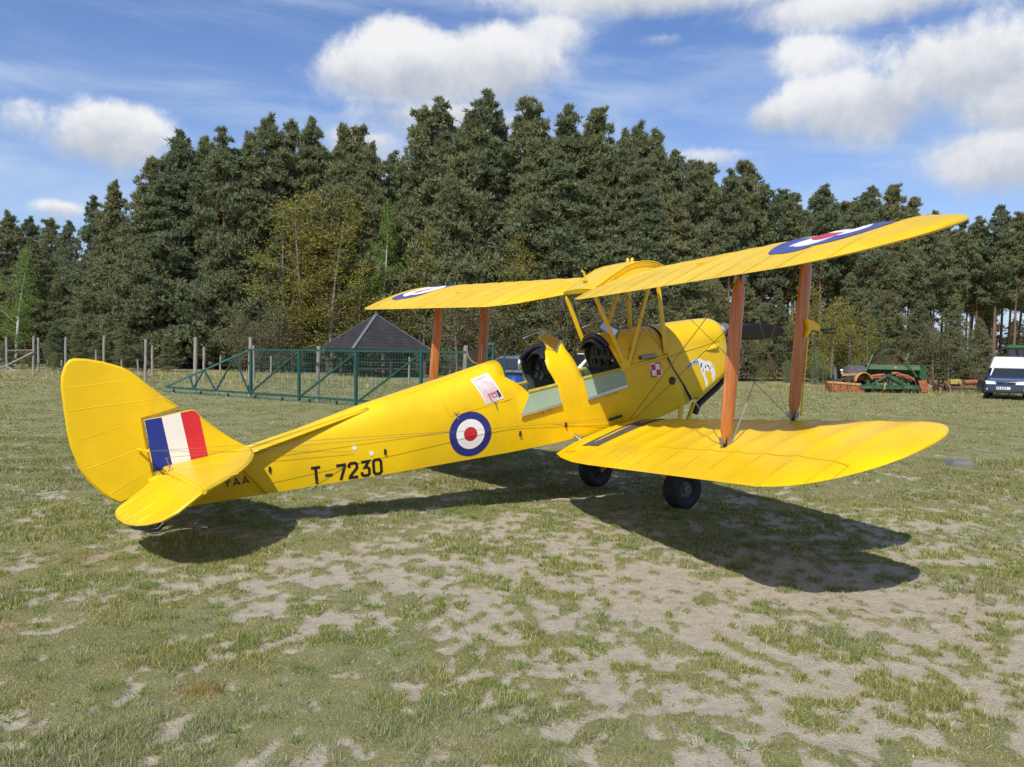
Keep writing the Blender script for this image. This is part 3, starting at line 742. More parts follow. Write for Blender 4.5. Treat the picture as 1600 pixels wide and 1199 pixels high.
for side in (-1, 1):
    up = patch(UPW, side, srange(S0+.003, S1), None, None, 22).build('upper_wing', M['fabric'], plane); weld(up)
    wing_roundel(UPW, side, 3.58, .43, .45, up)
    def tapes(w, parent, s0, s1, t0, t1):
        k = .12
        while k < s1-.03:
            if k > s0+.03 and not (w is LOW and .5 < k < 1.0):
                A, B = planform(k); B = min(B, rootcut(w, k)); a_, b_ = max(A+.02, t0), min(B-.01, t1)
                if b_-a_ > .05:
                    mb = MB(); mb.grid([[wpt(w, k+e, a_+(b_-a_)*(i/14)**1.3, side, True, .0020) for i in range(15)] for e in (-.012, .012)]); mb.build('rib_tape', M['tape'], parent, smooth=60)
            k += RIB
    tapes(UPW, up, S0, S1, 0, 1)
    for (s, t) in ((2.30, .62), (2.36, .62)):
        mb = MB(); q = wpt(UPW, s, t, side, True); mb.lathe([(.016, -.005), (.016, .012), (.008, .018), (0, .018)], q, (0, 0, 1), 10); mb.build('inspection_stud', M['paint_dark'], up)
    hinge = lambda s: .705
    inner = patch(LOW, side, srange(S0+.02, 1.94), None, None, 22)
    lo_ = inner.build('lower_wing', M['fabric'], plane); weld(lo_)
    mid = patch(LOW, side, srange(1.94, 4.27), None, lambda s: .703, 18); o = mid.build('wing_panel', M['fabric'], lo_); weld(o)
    tip = patch(LOW, side, srange(4.27, S1), None, None, 18); o = tip.build('wing_tip', M['fabric'], lo_); weld(o)
    ail = patch(LOW, side, srange(1.948, 4.262), lambda s: .714, None, 10); o = ail.build('aileron', M['fabric'], lo_); weld(o)
    tapes(LOW, lo_, S0, 1.94, 0, 1); tapes(LOW, lo_, 1.94, 4.27, 0, .70); tapes(LOW, lo_, 1.94, 4.27, .72, 1); tapes(LOW, lo_, 4.27, S1, 0, 1)
    mb = MB(); rows = []
    for i in range(18):
        q = i/17; rows.append([wpt(LOW, .56+.36*j/4+(.10 if q > .7 else .10*q/.7), .06+.70*q, side, True, .004) for j in range(5)])
    mb.grid(rows); mb.build('walkway', M['walk'], lo_, smooth=60)
# small worn print on the inner trailing edge
NS = {'N': [[(0, 0), (0, 1), (1, 0), (1, 1)]], 'O': GLY['0'], 'S': [[(.95, .9), (.1, .95), (.05, .6), (.95, .45), (.9, .05), (.05, .1)]], 'T': GLY['T'], 'E': [[(1, .95), (0, .95), (0, .05), (1, .05)], [(0, .5), (.8, .5)]], 'P': [[(0, 0), (0, .95), (.95, .9), (.95, .5), (0, .45)]], ' ': []}
mb = MB()
for i, chx in enumerate('NO STEP'):
    for st in NS[chx]:
        pl = stroke([(a*.022+i*.031, b*.036) for a, b in st], .006); n = len(pl)//2
        for k in range(n-1):
            q = [pl[k], pl[k+1], pl[2*n-2-k], pl[2*n-1-k]]
            mb.add([wpt(LOW, .52+a, .865-b/CH_, -1, True, .004) for a, b in q], [(0, 1, 2, 3)])
rw = [o for o in plane.children if o.name.startswith('lower_wing')][0]
mb.build('stencil_text', mat('faded_red_stencil', (.45, .16, .02), .6), rw)

# ---- centre section: fuel tank between the upper wings
TK = [(-.86, 2.292), (-.815, 2.322), (-.75, 2.357), (-.63, 2.440), (-.53, 2.503), (-.43, 2.565), (-.32, 2.606), (-.21, 2.631), (-.10, 2.640), (-.03, 2.633), (.05, 2.610), (.10, 2.578), (.125, 2.54), (.115, 2.50), (.06, 2.46), (-.2, 2.405), (-.5, 2.335), (-.84, 2.262)]
def tank():
    mb = MB(); rows = []
    for y in (-.283, -.278, -.2, -.1, 0, .1, .2, .278, .283):
        e = .006 if abs(y) > .28 else 0
        rows.append([(x*(1-e*.2), y, z+(.018*(1-(y/.28)**2) if k < 12 else 0)-(e if k < 12 else -e)) for k, (x, z) in enumerate(TK)])
    mb.grid(rows, 0, close=True); n = len(TK)
    mb.f += [tuple(range(n))[::-1], tuple(8*n+k for k in range(n))]; mb.mi += [0, 0]
    o = mb.build('fuel_tank', M['paint'], plane, smooth=32)
    for s in (-1, 1):
        rb = MB()
        for dz in (-.02, -.035, -.05): rb.path([(x, s*.287, z+dz) for x, z in TK[3:11]], .0045, 5)
        rb.path([(x, s*.288, z+.002) for x, z in TK[1:12]], .006, 6); rb.build('tank_bead', M['paint'], o)
    g = MB(); g.path([(-.725, .03, 2.40), (-.735, .03, 2.43), (-.765, .03, 2.50), (-.79, .03, 2.515)], .012, 8); g.build('vent_pipe', M['paint'], o, smooth=60)
    g = MB(); g.box((-.74, .04, 2.405), (.03, .07, .012)); g.build('vent_base', M['paint_dark'], o)
    for y in (-.03, .05):
        g = MB(); g.lathe([(.018, 0), (.018, .03), (.012, .045), (0, .045)], (-.16, y, 2.65), (0, 0, 1), 12); g.build('filler_cap', M['paint'], o, smooth=50)
    g = MB(); g.lathe([(.05, 0), (.05, -.03), (.02, -.05), (.02, -.11), (0, -.11)], (-.62, .02, 2.27), (0, 0, 1), 12); g.build('fuel_cock', M['black'], o)
    g = MB(); g.path([(-.62, .02, 2.16), (-.55, .05, 2.14), (-.45, .12, 2.2), (-.42, .20, 2.30)], .009, 6); g.build('fuel_pipe', M['black'], o)
    return o
tank()
# ---- struts
def strut(name, p0, p1, w, t, m_, parent=plane, taper=.10, label=None, ends=None):
    """streamlined strut: chord w along the flight direction"""
    p0, p1 = Vector(p0), Vector(p1); d = (p1-p0); L = d.length; d.normalize(); a = Vector((1, 0, 0)); a = (a-d*a.dot(d)).normalized(); b = d.cross(a)
    mb = MB(); rows = []
    prof = [(0, .18), (taper*.5, .55), (taper, .92), (taper*2.2, 1), (.5, 1.03), (1-taper*2.2, 1), (1-taper, .92), (1-taper*.5, .55), (1, .18)]
    for q, k in prof:
        rows.append([p0+d*L*q+a*(math.cos(2*math.pi*j/14)*w/2*k-.0*w)+b*math.sin(2*math.pi*j/14)*t/2*(.4+.6*k)*(1.0 if math.cos(2*math.pi*j/14) > 0 else .9) for j in range(14)])
    mb.grid(rows, 0, close=True); n = 14
    mb.f += [tuple(range(n)), tuple((len(prof)-1)*n+j for j in range(n))]; mb.mi += [0, 0]
    o = mb.build(name, m_, parent, smooth=45)
    if ends:
        for p, s in ((p0, 1), (p1, -1)):
            e = MB(); e.path([p-d*s*.03, p+d*s*.055], [.016, .020], 8, ell=.6); e.build('end_fitting', M['black'], o)
            for sx in (-1, 1):
                e = MB(); e.plate([p+a*sx*.02-d*s*.03, p+a*sx*.055+d*s*.0, p+a*sx*.060+d*s*.05, p+a*sx*.025+d*s*.035], b, .006); e.build('wire_lug', M['steel'], o)
    return o
SF, SR, SS = .095, .651, 2.91
anchor = {}
for side in (-1, 1):
    for nm, t in (('f', SF), ('r', SR)):
        ss_ = SS if side < 0 else 2.70
        lo_p = wpt(LOW, ss_, t, side, True)+Vector((0, 0, .012)); up_p = wpt(UPW, ss_, t, side, False)+Vector((0, 0, -.012))
        anchor[(side, nm, 'l')] = lo_p; anchor[(side, nm, 'u')] = up_p
        strut('interplane_strut', lo_p+Vector((0, 0, .015)), up_p-Vector((0, 0, .015)), .128, .05, M['spruce'], taper=.075, ends=True)
CF, CR = {}, {}
for side in (-1, 1):
    CF[side] = (Vector((.015, side*.27, 2.45)), P(.46, side*.318, 1.565)); CR[side] = (Vector((-.83, side*.27, 2.25)), P(-.11, side*.318, 1.565))
    strut('cabane_strut', CF[side][1], CF[side][0], .058, .028, M['paint'], taper=.03)
    strut('cabane_strut', CR[side][1], CR[side][0], .052, .028, M['paint'], taper=.03)
    strut('cabane_strut', CR[side][1]+Vector((.05, 0, .0)), CF[side][0]-Vector((.10, 0, .03)), .045, .026, M['paint'], taper=.03)
    mb = MB(); mb.plate([P(-.17, side*.322, 1.50), P(-.03, side*.322, 1.50), P(-.05, side*.322, 1.60), P(-.11, side*.322, 1.63), P(-.16, side*.322, 1.59)], (0, 1, 0), .012); mb.build('strut_socket', M['paint'], plane)
# ---- wires (each one its own part)
def wire(p0, p1, r=.0042, m_=None): 
    mb = MB(); mb.path([p0, p1], r, 6, ell=.5, caps=False); return mb.build('bracing_wire', m_ or M['wire'], plane, smooth=60)
for side in (-1, 1):
    a = anchor; low_root = wpt(LOW, .36, .12, side, True)+Vector((.02, 0, .02)); low_root2 = wpt(LOW, .36, .16, side, True)+Vector((0, 0, .02))
    wire(low_root, a[(side, 'f', 'u')]); wire(low_root2, a[(side, 'r', 'u')])
    wire(CF[side][0]-Vector((.02, 0, .06)), a[(side, 'f', 'l')]+Vector((0, -side*.05, .02))); wire(CR[side][0]*.55+CF[side][0]*.45-Vector((0, 0, .03)), a[(side, 'r', 'l')]+Vector((0, -side*.04, .02)))
    for dx in (0.0, .012):
        wire(a[(side, 'r', 'l')]+Vector((.06+dx, 0, .02)), a[(side, 'f', 'u')]+Vector((-.06+dx, 0, -.02)), .003)
    wire(a[(side, 'f', 'l')]+Vector((-.06, 0, .02)), a[(side, 'r', 'u')]+Vector((.06, 0, -.02)), .003)
    wire(CF[side][0], P(-.02, side*.315, 1.55), .003); wire(P(.46, side*.32, 1.6), Vector((-.70, side*.27, 2.27)), .003)
# ---- pitot head on the right front strut, airspeed vane on the left one
pf = anchor[(-1, 'f', 'l')].lerp(anchor[(-1, 'f', 'u')], .555)
pit = MB(); pit.plate([pf+Vector((x, -.035, z)) for x, z in [(.005, .062), (.10, .045), (.165, .010), (.165, -.028), (.09, -.018), (.055, -.035), (.02, -.085), (.005, -.085), (.032, -.01)]], (0, 1, 0), .03)
pit = pit.build('pitot_head', M['paint'], plane)
mb = MB(); mb.path([pf+Vector((.16, -.035, -.012)), pf+Vector((.215, -.035, -.022))], .013, 8)
mb.path([pf+Vector((.20, -.035, -.018)), pf+Vector((.25, -.035, -.020)), pf+Vector((.36, -.035, -.002))], .006, 6); mb.path([pf+Vector((.20, -.035, -.026)), pf+Vector((.25, -.035, -.045)), pf+Vector((.36, -.035, -.038))], .006, 6); mb.build('pitot_tube', M['black'], pit)
mb = MB(); mb.path([pf+Vector((.072, -.01, -.08)), anchor[(-1, 'f', 'l')]+Vector((.075, -.01, .03))], .0075, 6); mb.build('pitot_line', M['paint'], pit)
pv = anchor[(1, 'f', 'l')].lerp(anchor[(1, 'f', 'u')], .42)
arc = [pv+Vector((-.07+.0, .0, .05))]+[pv+Vector((-.03-.20*math.cos(a), 0, .04-.20*math.sin(a))) for a in [rad(8+74*i/8) for i in range(9)]]+[pv+Vector((.0, 0, .05))]
mb = MB(); mb.plate(arc, (0, 1, 0), .008); vane = mb.build('airspeed_vane', M['grey'], plane)
mb = MB(); mb.path([pv+Vector((-.03-.205*math.cos(a), 0, .04-.205*math.sin(a))) for a in [rad(8+74*i/8) for i in range(9)]], .011, 6); mb.build('vane_scale', M['skin'], vane)
mb = MB(); mb.path([pv+Vector((-.015, -.02, .10)), pv+Vector((-.02, -.02, -.2))], .004, 6); mb.build('vane_arm', M['alu'], vane)

# ------------------------------------------------------------------ tail
RUD = [(-5.694,1.474),(-5.611,1.473),(-5.484,1.452),(-5.346,1.412),(-5.268,1.370),(-5.149,1.269),(-5.018,1.166),(-4.890,1.073),(-4.894,1.064),(-5.042,1.012),(-5.180,0.976),(-5.153,0.827),(-5.112,0.631),(-5.075,0.449),(-5.112,0.392),(-5.186,0.336),(-5.260,0.303),(-5.343,0.271),(-5.420,0.313),(-5.478,0.359),(-5.578,0.465),(-5.653,0.579),(-5.719,0.764),(-5.742,0.890),(-5.766,1.066),(-5.785,1.231),(-5.785,1.329),(-5.763,1.411),(-5.731,1.458)]
FIN = [(-5.171,0.968),(-5.032,0.993),(-4.884,1.029),(-4.786,1.050),(-4.754,1.038),(-4.722,0.999),(-4.594,0.891),(-4.463,0.797),(-4.331,0.720),(-4.269,0.695),(-4.352,0.605),(-4.781,0.522),(-5.057,0.446)]
mb = MB(); mb.plate([(x, 0, z) for x, z in RUD], (0, 1, 0), .034, .017); rud = mb.build('rudder', M['fabric'], plane, smooth=40)
def rib(parent, p0, p1, r=.006):
    mb = MB(); mb.path([p0, Vector(p0).lerp(Vector(p1), .5), p1], r, 6, ell=1.0); mb.build('rib', M['fabric'], parent, smooth=60)
for (x0, z0, x1, z1) in ((-5.755, 1.05, -5.00, 1.15), (-5.70, .80, -5.175, .965), (-5.62, .57, -5.13, .74), (-5.44, .36, -5.09, .54), (-5.77, 1.23, -5.22, 1.31)):
    for s in (-1, 1): rib(rud, (x0+.02, s*.0135, z0), (x1-.02, s*.0130, z1), .0060)
mb = MB(); mb.plate([(x, 0, z) for x, z in FIN], (0, 1, 0), .040, .014); fin = mb.build('fin', M['fabric'], plane, smooth=40)
for nm, pts in (('flagblue', [(-5.165,0.965),(-5.032,0.988),(-4.939,0.560),(-5.083,0.528)]), ('white', [(-5.032,0.988),(-4.884,1.024),(-4.787,0.588),(-4.939,0.560)]), ('flagred', [(-4.884,1.024),(-4.788,1.044),(-4.758,1.032),(-4.728,0.995),(-4.650,0.631),(-4.787,0.588)])):
    for s in (-1, 1):
        mb = MB(); mb.add([(x, s*.0222, z) for x, z in pts], [tuple(range(len(pts)))]); mb.build('fin_stripe', M[nm], fin, label={'flagblue': 'blue fin stripe', 'white': 'white fin stripe', 'flagred': 'red fin stripe'}[nm])
ELEV = [(-4.919,1.475,0.570),(-5.098,1.56,0.452),(-5.198,1.505,0.388),(-5.278,1.350,0.340),(-5.329,1.203,0.311),(-5.384,0.950,0.281),(-5.414,0.660,0.268),(-5.419,0.472,0.269),(-5.389,0.375,0.291),(-5.314,0.330,0.339),(-5.167,0.249,0.438),(-5.070,0.209,0.500),(-5.012,0.305,0.537)]
TAIL = [(-4.30,.03,0.704),(-4.323,.276,0.699),(-4.354,.447,0.692),(-4.427,.694,0.677),(-4.491,.854,0.663),(-4.567,1.013,0.647),(-4.632,1.106,0.633),(-4.776,1.313,0.603),(-4.906,1.470,0.576),(-4.995,.31,.556),(-5.02,.03,.552)]
for side in (-1, 1):
    mb = MB(); mb.plate([(x, side*y, z) for x, y, z in TAIL], (-SA, 0, CA), .036, .02); tp = mb.build('tailplane', M['fabric'], plane, smooth=40)
    b = rad(12+21); mb = MB(); mb.plate([(x, side*y, z) for x, y, z in ELEV], (-math.sin(b), 0, math.cos(b)), .030, .016); ev = mb.build('elevator', M['fabric'], plane, smooth=40)
    mb = MB(); mb.path([(-5.000, side*.24, .548), (-4.918, side*1.475, .572)], .021, 8); mb.build('hinge_gap_cover', M['fabric'], tp, smooth=60)  # added cover, stops a streak of sun passing the hinge gap
    for y in (.45, .70, .95, 1.18):
        xh = -4.99+(y-.3)*.07; rib(ev, (xh-.03, side*y, .535+.012), (-5.405+.25*max(0, y-.7)**1.5, side*(y+.02), .285+.1*max(0, y-.8)+.012), .006)
        rib(tp, (xh+.03, side*y, .570+.016), (-4.35-.33*max(0, y-.35), side*y, .69-.07*max(0, y-.35)+.016), .004)
    mb = MB(); mb.path([Vector((-4.50, side*.42, .635)), Vector((-4.17, side*.10, .305))], .017, 8, ell=.6); mb.build('tailplane_strut', M['paint'], plane, smooth=60)
    mb = MB(); mb.path([(-5.00, side*.32, .60), (-5.03, side*.32, .68)], .006, 6); mb.path([(-5.0, side*.32, .60), (-5.04, side*.32, .47)], .006, 6); mb.build('elevator_horn', M['steel'], plane)
    mb = MB(); mb.path([(-5.22, side*.035, .725), (-5.16, side*.17, .722), (-5.14, side*.18, .722)], .010, 8); mb.build('rudder_horn', M['paint'], rud)
    # control cables along the fuselage side
    for (a0, b0) in (((-5.14, side*.18, .722), P(-.36, side*.325, 1.00)), ((-5.03, side*.32, .68), P(-.36, side*.325, 1.03)), ((-5.14, side*.17, .722), P(-3.2, side*.20, 1.35))):
        mb = MB(); mb.path([a0, b0], .0017, 5, caps=False); mb.build('control_cable', M['wire'], plane)
    for (a0, b0) in (((-3.39, side*.178, .69), (-4.20, side*.115, .45)), ((-3.23, side*.19, .635), (-3.86, side*.14, .325))):
        mb = MB(); mb.path([a0, b0], .0018, 5, caps=False); mb.build('tail_cable', M['wire'], plane)
    for (x, z) in ((-3.39+.0, .69), (-3.23, .635)):
        xp = x*CA+z*SA; zp = -x*SA+z*CA; d = MB(); d.lathe([(.022, 0), (.022, .004), (0, .004)], side_pt(xp, zp, .001, side), (0, side, 0), 12); d.build('grommet', M['white'], fus)
    for (x, z) in ((-1.50, 1.13), (-.95, 1.09), (-2.9, 1.28), (-3.95, 1.37)):
        g = MB(); g.box(P(x, side*(fside(x, z)+.008), z), (.016, .018, .05)); g.build('fairlead', M['black'], fus)
    g = MB(); g.path([P(-.42, side*.318, 1.02), P(-.25, side*.325, 1.03)], .014, 8); g.build('cable_shroud', M['black'], fus)
    g = MB(); g.path([P(-.86, side*.30, .96), P(-.80, side*.315, .90)], .02, 8); g.build('spar_bolt', M['alu'], fus)
# tail skid
mb = MB(); mb.path([(-4.98, 0, .31), (-5.02, 0, .18), (-5.06, 0, .06)], .02, 8); mb.path([(-5.0, 0, .08), (-5.05, 0, .03), (-5.13, 0, .022), (-5.19, 0, .05)], [.018, .024, .02, .012], 8, ell=1.0)
mb.build('tail_skid', M['black'], plane, smooth=50)
mb = MB(); mb.path([(-5.03, 0, .012), (-5.12, 0, .010), (-5.18, 0, .03)], .018, 8, ell=.5); mb.build('skid_shoe', M['alu'], plane, smooth=50)
# ------------------------------------------------------------------ undercarriage
for side in (-1, 1):
    tyre = MB(); R_, W_ = .222, .205; prof = []
    for k in range(25):
        a = math.pi*(-.5+k/24)
        prof.append((R_-.085+.085*math.cos(a)**.75 if math.cos(a) > 1e-6 else R_-.085, W_/2*math.sin(a)))
    prof = [(.085, -W_*.36), (.10, -W_*.45)]+prof[2:-2]+[(.10, W_*.45), (.085, W_*.36)]
    tyre.lathe(prof, (0, side*.80, R_-.008), (0, side, 0), 40)
    wheel = MB(); wheel.lathe([(.088, -.07), (.088, .07), (.080, .074), (.074, .052), (.045, .045), (.040, .075), (.022, .085), (0, .085)], (0, side*.80, R_-.008), (0, side, 0), 24)
    w_ = wheel.build('wheel', M['grey'], plane, smooth=40); tyre.build('tyre', M['rubber'], w_, smooth=50)
    mb = MB(); mb.lathe([(.036, .084), (.036, .095), (.028, .095), (.028, .086)], (0, side*.80, R_-.008), (0, side, 0), 16); mb.build('hub_cap', M['steel'], w_)
    ax = Vector((0, side*.66, R_-.008))
    strut('undercarriage_leg', ax+Vector((0, -side*.02, .02)), P(.62, side*.27, .95), .07, .04, M['paint'], taper=.03)
    strut('undercarriage_leg', ax+Vector((-.02, -side*.02, .02)), P(-.20, side*.25, .91), .05, .03, M['paint'], taper=.03)
    strut('undercarriage_leg', ax+Vector((.0, -side*.02, .0)), P(.15, side*.06, .90), .05, .03, M['paint'], taper=.03)
    mb = MB(); mb.path([ax, (0, side*.86, R_-.008)], .022, 10); mb.build('axle', M['steel'], plane)
mb = MB(); mb.path([P(.93, -.12, .90), P(.72, -.13, .62)], .022, 8); mb.build('undercarriage_brace', M['paint'], plane, smooth=60)
# ================================================================== GROUND
rng = np.random.default_rng(11)
def _h(ix, iy, s):
    n = (ix.astype(np.int64)*374761393+iy.astype(np.int64)*668265263+s*974634777) & 0x7fffffff
    n = (n ^ (n >> 13))*1274126177 & 0x7fffffff
    return ((n ^ (n >> 16)) & 0xffff)/65535.0
def vnoise(x, y, s=0):
    ix = np.floor(x); iy = np.floor(y); fx = x-ix; fy = y-iy
    fx = fx*fx*(3-2*fx); fy = fy*fy*(3-2*fy)
    a = _h(ix, iy, s); b = _h(ix+1, iy, s); c = _h(ix, iy+1, s); d = _h(ix+1, iy+1, s)
    return (a*(1-fx)+b*fx)*(1-fy)+(c*(1-fx)+d*fx)*fy
def fbm(x, y, s=0, o=4):
    t = 0; a = .5; q = 0
    for k in range(o): t = t+a*vnoise(x*2**k+7.3*k, y*2**k-3.1*k, s+k); q += a; a *= .55
    return t/q
def sstep(a, b, x): t = np.clip((x-a)/(b-a), 0, 1); return t*t*(3-2*t)
def cover(x, y):
    g = lambda cx, cy, rx, ry: np.exp(-((x-cx)/rx)**2-((y-cy)/ry)**2)
    base = .70-.24*g(-1.0, 5.7, 2.7, .8)-.21*g(1.5, 4.5, 1.9, 1.4)-.21*g(3.0, 6.2, 2.6, 1.5)-.10*g(4.6, 4.6, 1.5, 1.5)-.12*g(.6, 7.6, 3, .6)-.10*g(4.5, 8.5, 3, .7)+.26*sstep(8.5, 15, y)+.13*g(-2.2, 3.6, 1.6, 1.1)+.10*g(-4.5, 6.5, 2, 2.5)
    wx = x+.35*(fbm(x*1.3, y*1.3, 40)-.5); wy = y+.35*(fbm(x*1.3, y*1.3, 50)-.5)
    n1 = fbm(wx*1.15, wy*.95, 1, 3); n2 = fbm(wx*4.6, wy*3.4, 9, 3)
    n3 = fbm(x*14, y*10, 15, 2)
    return base+.44*(n1-.5)+1.05*(n2-.5)+1.35*(n3-.5)
def bumps(x, y):
    f = np.clip((y-1)/2, 0, 1)*np.clip((26-y)/8, 0, 1)
    gr = sstep(.35, .65, cover(x, y))
    b = .012*(fbm(x*1.6, y*1.6, 21, 3)-.5)+.014*(fbm(x*7, y*7, 25, 3)-.5)+.016*gr-.008
    far = .16*(fbm(x*.06, y*.06, 31, 2)-.5)*sstep(16, 40, y)
    return b*f+far
def gh(x, y): return gz(x, y)+bumps(np.asarray(x, float), np.asarray(y, float))
def g1(x, y): return float(gh(np.array([float(x)]), np.array([float(y)]))[0])
ys = [-80, -40, -20, -8, -2, .6, 1.6, 2.4]; y = 2.9
while y < 34: ys.append(y); y += .0068*y+.004
while y < 500: ys.append(y); y *= 1.06
ts = list(-np.geomspace(30, 1.06, 14))+list(np.linspace(-1, 1, 300))+list(np.geomspace(1.06, 30, 14))
YY, TT = np.meshgrid(np.array(ys), np.array(ts), indexing='ij')
WW = .72*np.abs(YY-2)+2.2; XX = TT*WW
ZZ = gh(XX, YY)
V = np.stack([XX, YY, ZZ], -1).reshape(-1, 3); nr, nc = YY.shape
I = np.arange(nr*nc).reshape(nr, nc)
F = np.stack([I[:-1, :-1], I[:-1, 1:], I[1:, 1:], I[1:, :-1]], -1).reshape(-1, 4)
cov = sstep(.22, .76, cover(XX, YY)).reshape(-1)
dry = sstep(.48, .70, fbm(XX*.5+3, YY*.35, 60, 4)).reshape(-1)
brown = np.clip(np.exp(-(((XX+3.05)/.30)**2+((YY-4.67)/.16)**2))+.9*np.exp(-(((XX+1.40)/.10)**2+((YY-3.86)/.075)**2))+.5*np.exp(-(((XX+3.2)/.45)**2+((YY-6.25)/.14)**2)), 0, 1).reshape(-1)
gcol = np.stack([cov, dry, brown], -1)
def ground_mat():
    m_ = bpy.data.materials.new('sandy_turf'); m_.use_nodes = True; T = NT(m_.node_tree); b = T.n['Principled BSDF']
    at = T.new('ShaderNodeVertexColor', layer_name='tint'); sp = T.new('ShaderNodeSeparateColor'); T.l.new(at.outputs[0], sp.inputs[0])
    tc = T.new('ShaderNodeTexCoord'); O = tc.outputs['Object']
    nf = T.noise(O, 55, 5, .65); nm = T.noise(O, 13, 5, .6); nl = T.noise(O, .8, 5, .6)
    soil = T.mix(T.ss(nm, .3, .7), (.42, .365, .27), (.54, .475, .36)); soil = T.mix(T.m('MULTIPLY', T.ss(nf, .55, .75), .6), soil, (.33, .265, .185))
    vor = T.new('ShaderNodeTexVoronoi'); T.l.new(O, vor.inputs[0]); vor.inputs['Scale'].default_value = 60
    soil = T.mix(T.m('MULTIPLY', T.ss(vor.outputs['Distance'], .22, .10), .35), soil, (.58, .52, .44))
    nb = T.noise(O, 4.0, 6, .65, .3); turf = T.mix(T.ss(nb, .34, .64), (.195, .198, .074), (.325, .300, .145)); turf = T.mix(T.m('MULTIPLY', T.ss(nf, .5, .72), .7), turf, (.34, .305, .160)); turf = T.mix(T.m('MULTIPLY', T.ss(T.noise(O, 95, 4, .7), .56, .70), .75), turf, (.115, .118, .048))
    turf = T.mix(T.m('MULTIPLY', sp.outputs[1], .45), turf, (.30, .27, .125)); turf = T.mix(T.m('MULTIPLY', T.ss(nl, .50, .70), .6), turf, (.155, .18, .06))
    f = T.ss(T.m('ADD', T.m('ADD', sp.outputs[0], T.m('MULTIPLY', T.m('SUBTRACT', nf, .5), 1.9)), T.m('MULTIPLY', T.m('SUBTRACT', nm, .5), 1.2)), .22, .86)
    soil = T.mix(T.m('MULTIPLY', T.ss(T.noise(O, 120, 3, .7), .60, .68), .7), soil, (.15, .12, .085))
    c = T.mix(f, soil, turf); c = T.mix(T.m('MULTIPLY', sp.outputs[2], .75), c, (.36, .19, .085))
    T.l.new(c, b.inputs['Base Color']); b.inputs['Roughness'].default_value = .95; b.inputs['Specular IOR Level'].default_value = .15
    bn = T.new('ShaderNodeBump'); bn.inputs['Strength'].default_value = .9; bn.inputs['Distance'].default_value = .02
    T.l.new(T.m('ADD', nf, T.m('MULTIPLY', T.noise(O, 160, 3, .6), .5)), bn.inputs['Height']); T.l.new(bn.outputs[0], b.inputs['Normal'])
    return m_
gme = np_mesh('ground', V, F, ground_mat(), gcol); gme.polygons.foreach_set('use_smooth', [True]*len(gme.polygons))
tag(link_mesh('ground', gme), 'sandy airfield ground with patchy short turf', kind='structure')

def leaf_mat(name, attr=True, col=(.1, .12, .04), transl=.25, var=.35, hue_obj=0.0, col2=None):
    m_ = bpy.data.materials.new(name); m_.use_nodes = True; T = NT(m_.node_tree); T.n.remove(T.n['Principled BSDF']); o = T.n['Material Output']
    if attr: c = T.new('ShaderNodeVertexColor', layer_name='tint').outputs[0]
    else:
        g = T.new('ShaderNodeNewGeometry'); oi = T.new('ShaderNodeObjectInfo')
        c = T.mix(g.outputs['Random Per Island'], tuple(x*(1-var) for x in col), tuple(x*(1+var) for x in col))
        if col2: c = T.mix(T.m('MULTIPLY', oi.outputs['Random'], hue_obj), c, col2)
    d = T.new('ShaderNodeBsdfDiffuse'); t = T.new('ShaderNodeBsdfTranslucent'); mx = T.new('ShaderNodeMixShader'); mx.inputs[0].default_value = transl
    T.l.new(c, d.inputs[0]); T.l.new(c, t.inputs[0]); T.l.new(d.outputs[0], mx.inputs[1]); T.l.new(t.outputs[0], mx.inputs[2]); T.l.new(mx.outputs[0], o.inputs[0])
    return m_
GM = leaf_mat('grass_blades')
def scatter(n, y0, y1):
    yy = np.sqrt(rng.uniform(y0*y0, y1*y1, n)); xx = rng.uniform(-1, 1, n)*(.66*yy+.35); return xx, yy
PAL = np.array([(.180, .260, .050), (.305, .305, .088), (.44, .395, .140), (.60, .52, .31), (.34, .35, .21)])
def blades(x, y, L, W, lean, pal, az=None):
    n = len(x); az = rng.uniform(0, 2*np.pi, n) if az is None else az
    z = gh(x, y)-.004
    d = np.stack([np.cos(az), np.sin(az)], -1); p = np.stack([-d[:, 1], d[:, 0]], -1)
    base = np.stack([x, y], -1); q = rng.uniform(0, 2*np.pi, n); pw = np.stack([np.cos(q), np.sin(q)], -1)
    a = np.concatenate([base-pw*W[:, None]/2, z[:, None]], 1); b = np.concatenate([base+pw*W[:, None]/2, z[:, None]], 1)
    t = np.concatenate([base+d*(L*np.sin(lean))[:, None], (z+L*np.cos(lean))[:, None]], 1)
    V = np.stack([a, b, t], 1).reshape(-1, 3); c = np.repeat(PAL[pal]*rng.uniform(.5, 1.4, n)[:, None], 3, 0)
    return V, c
VS = []; CS = []
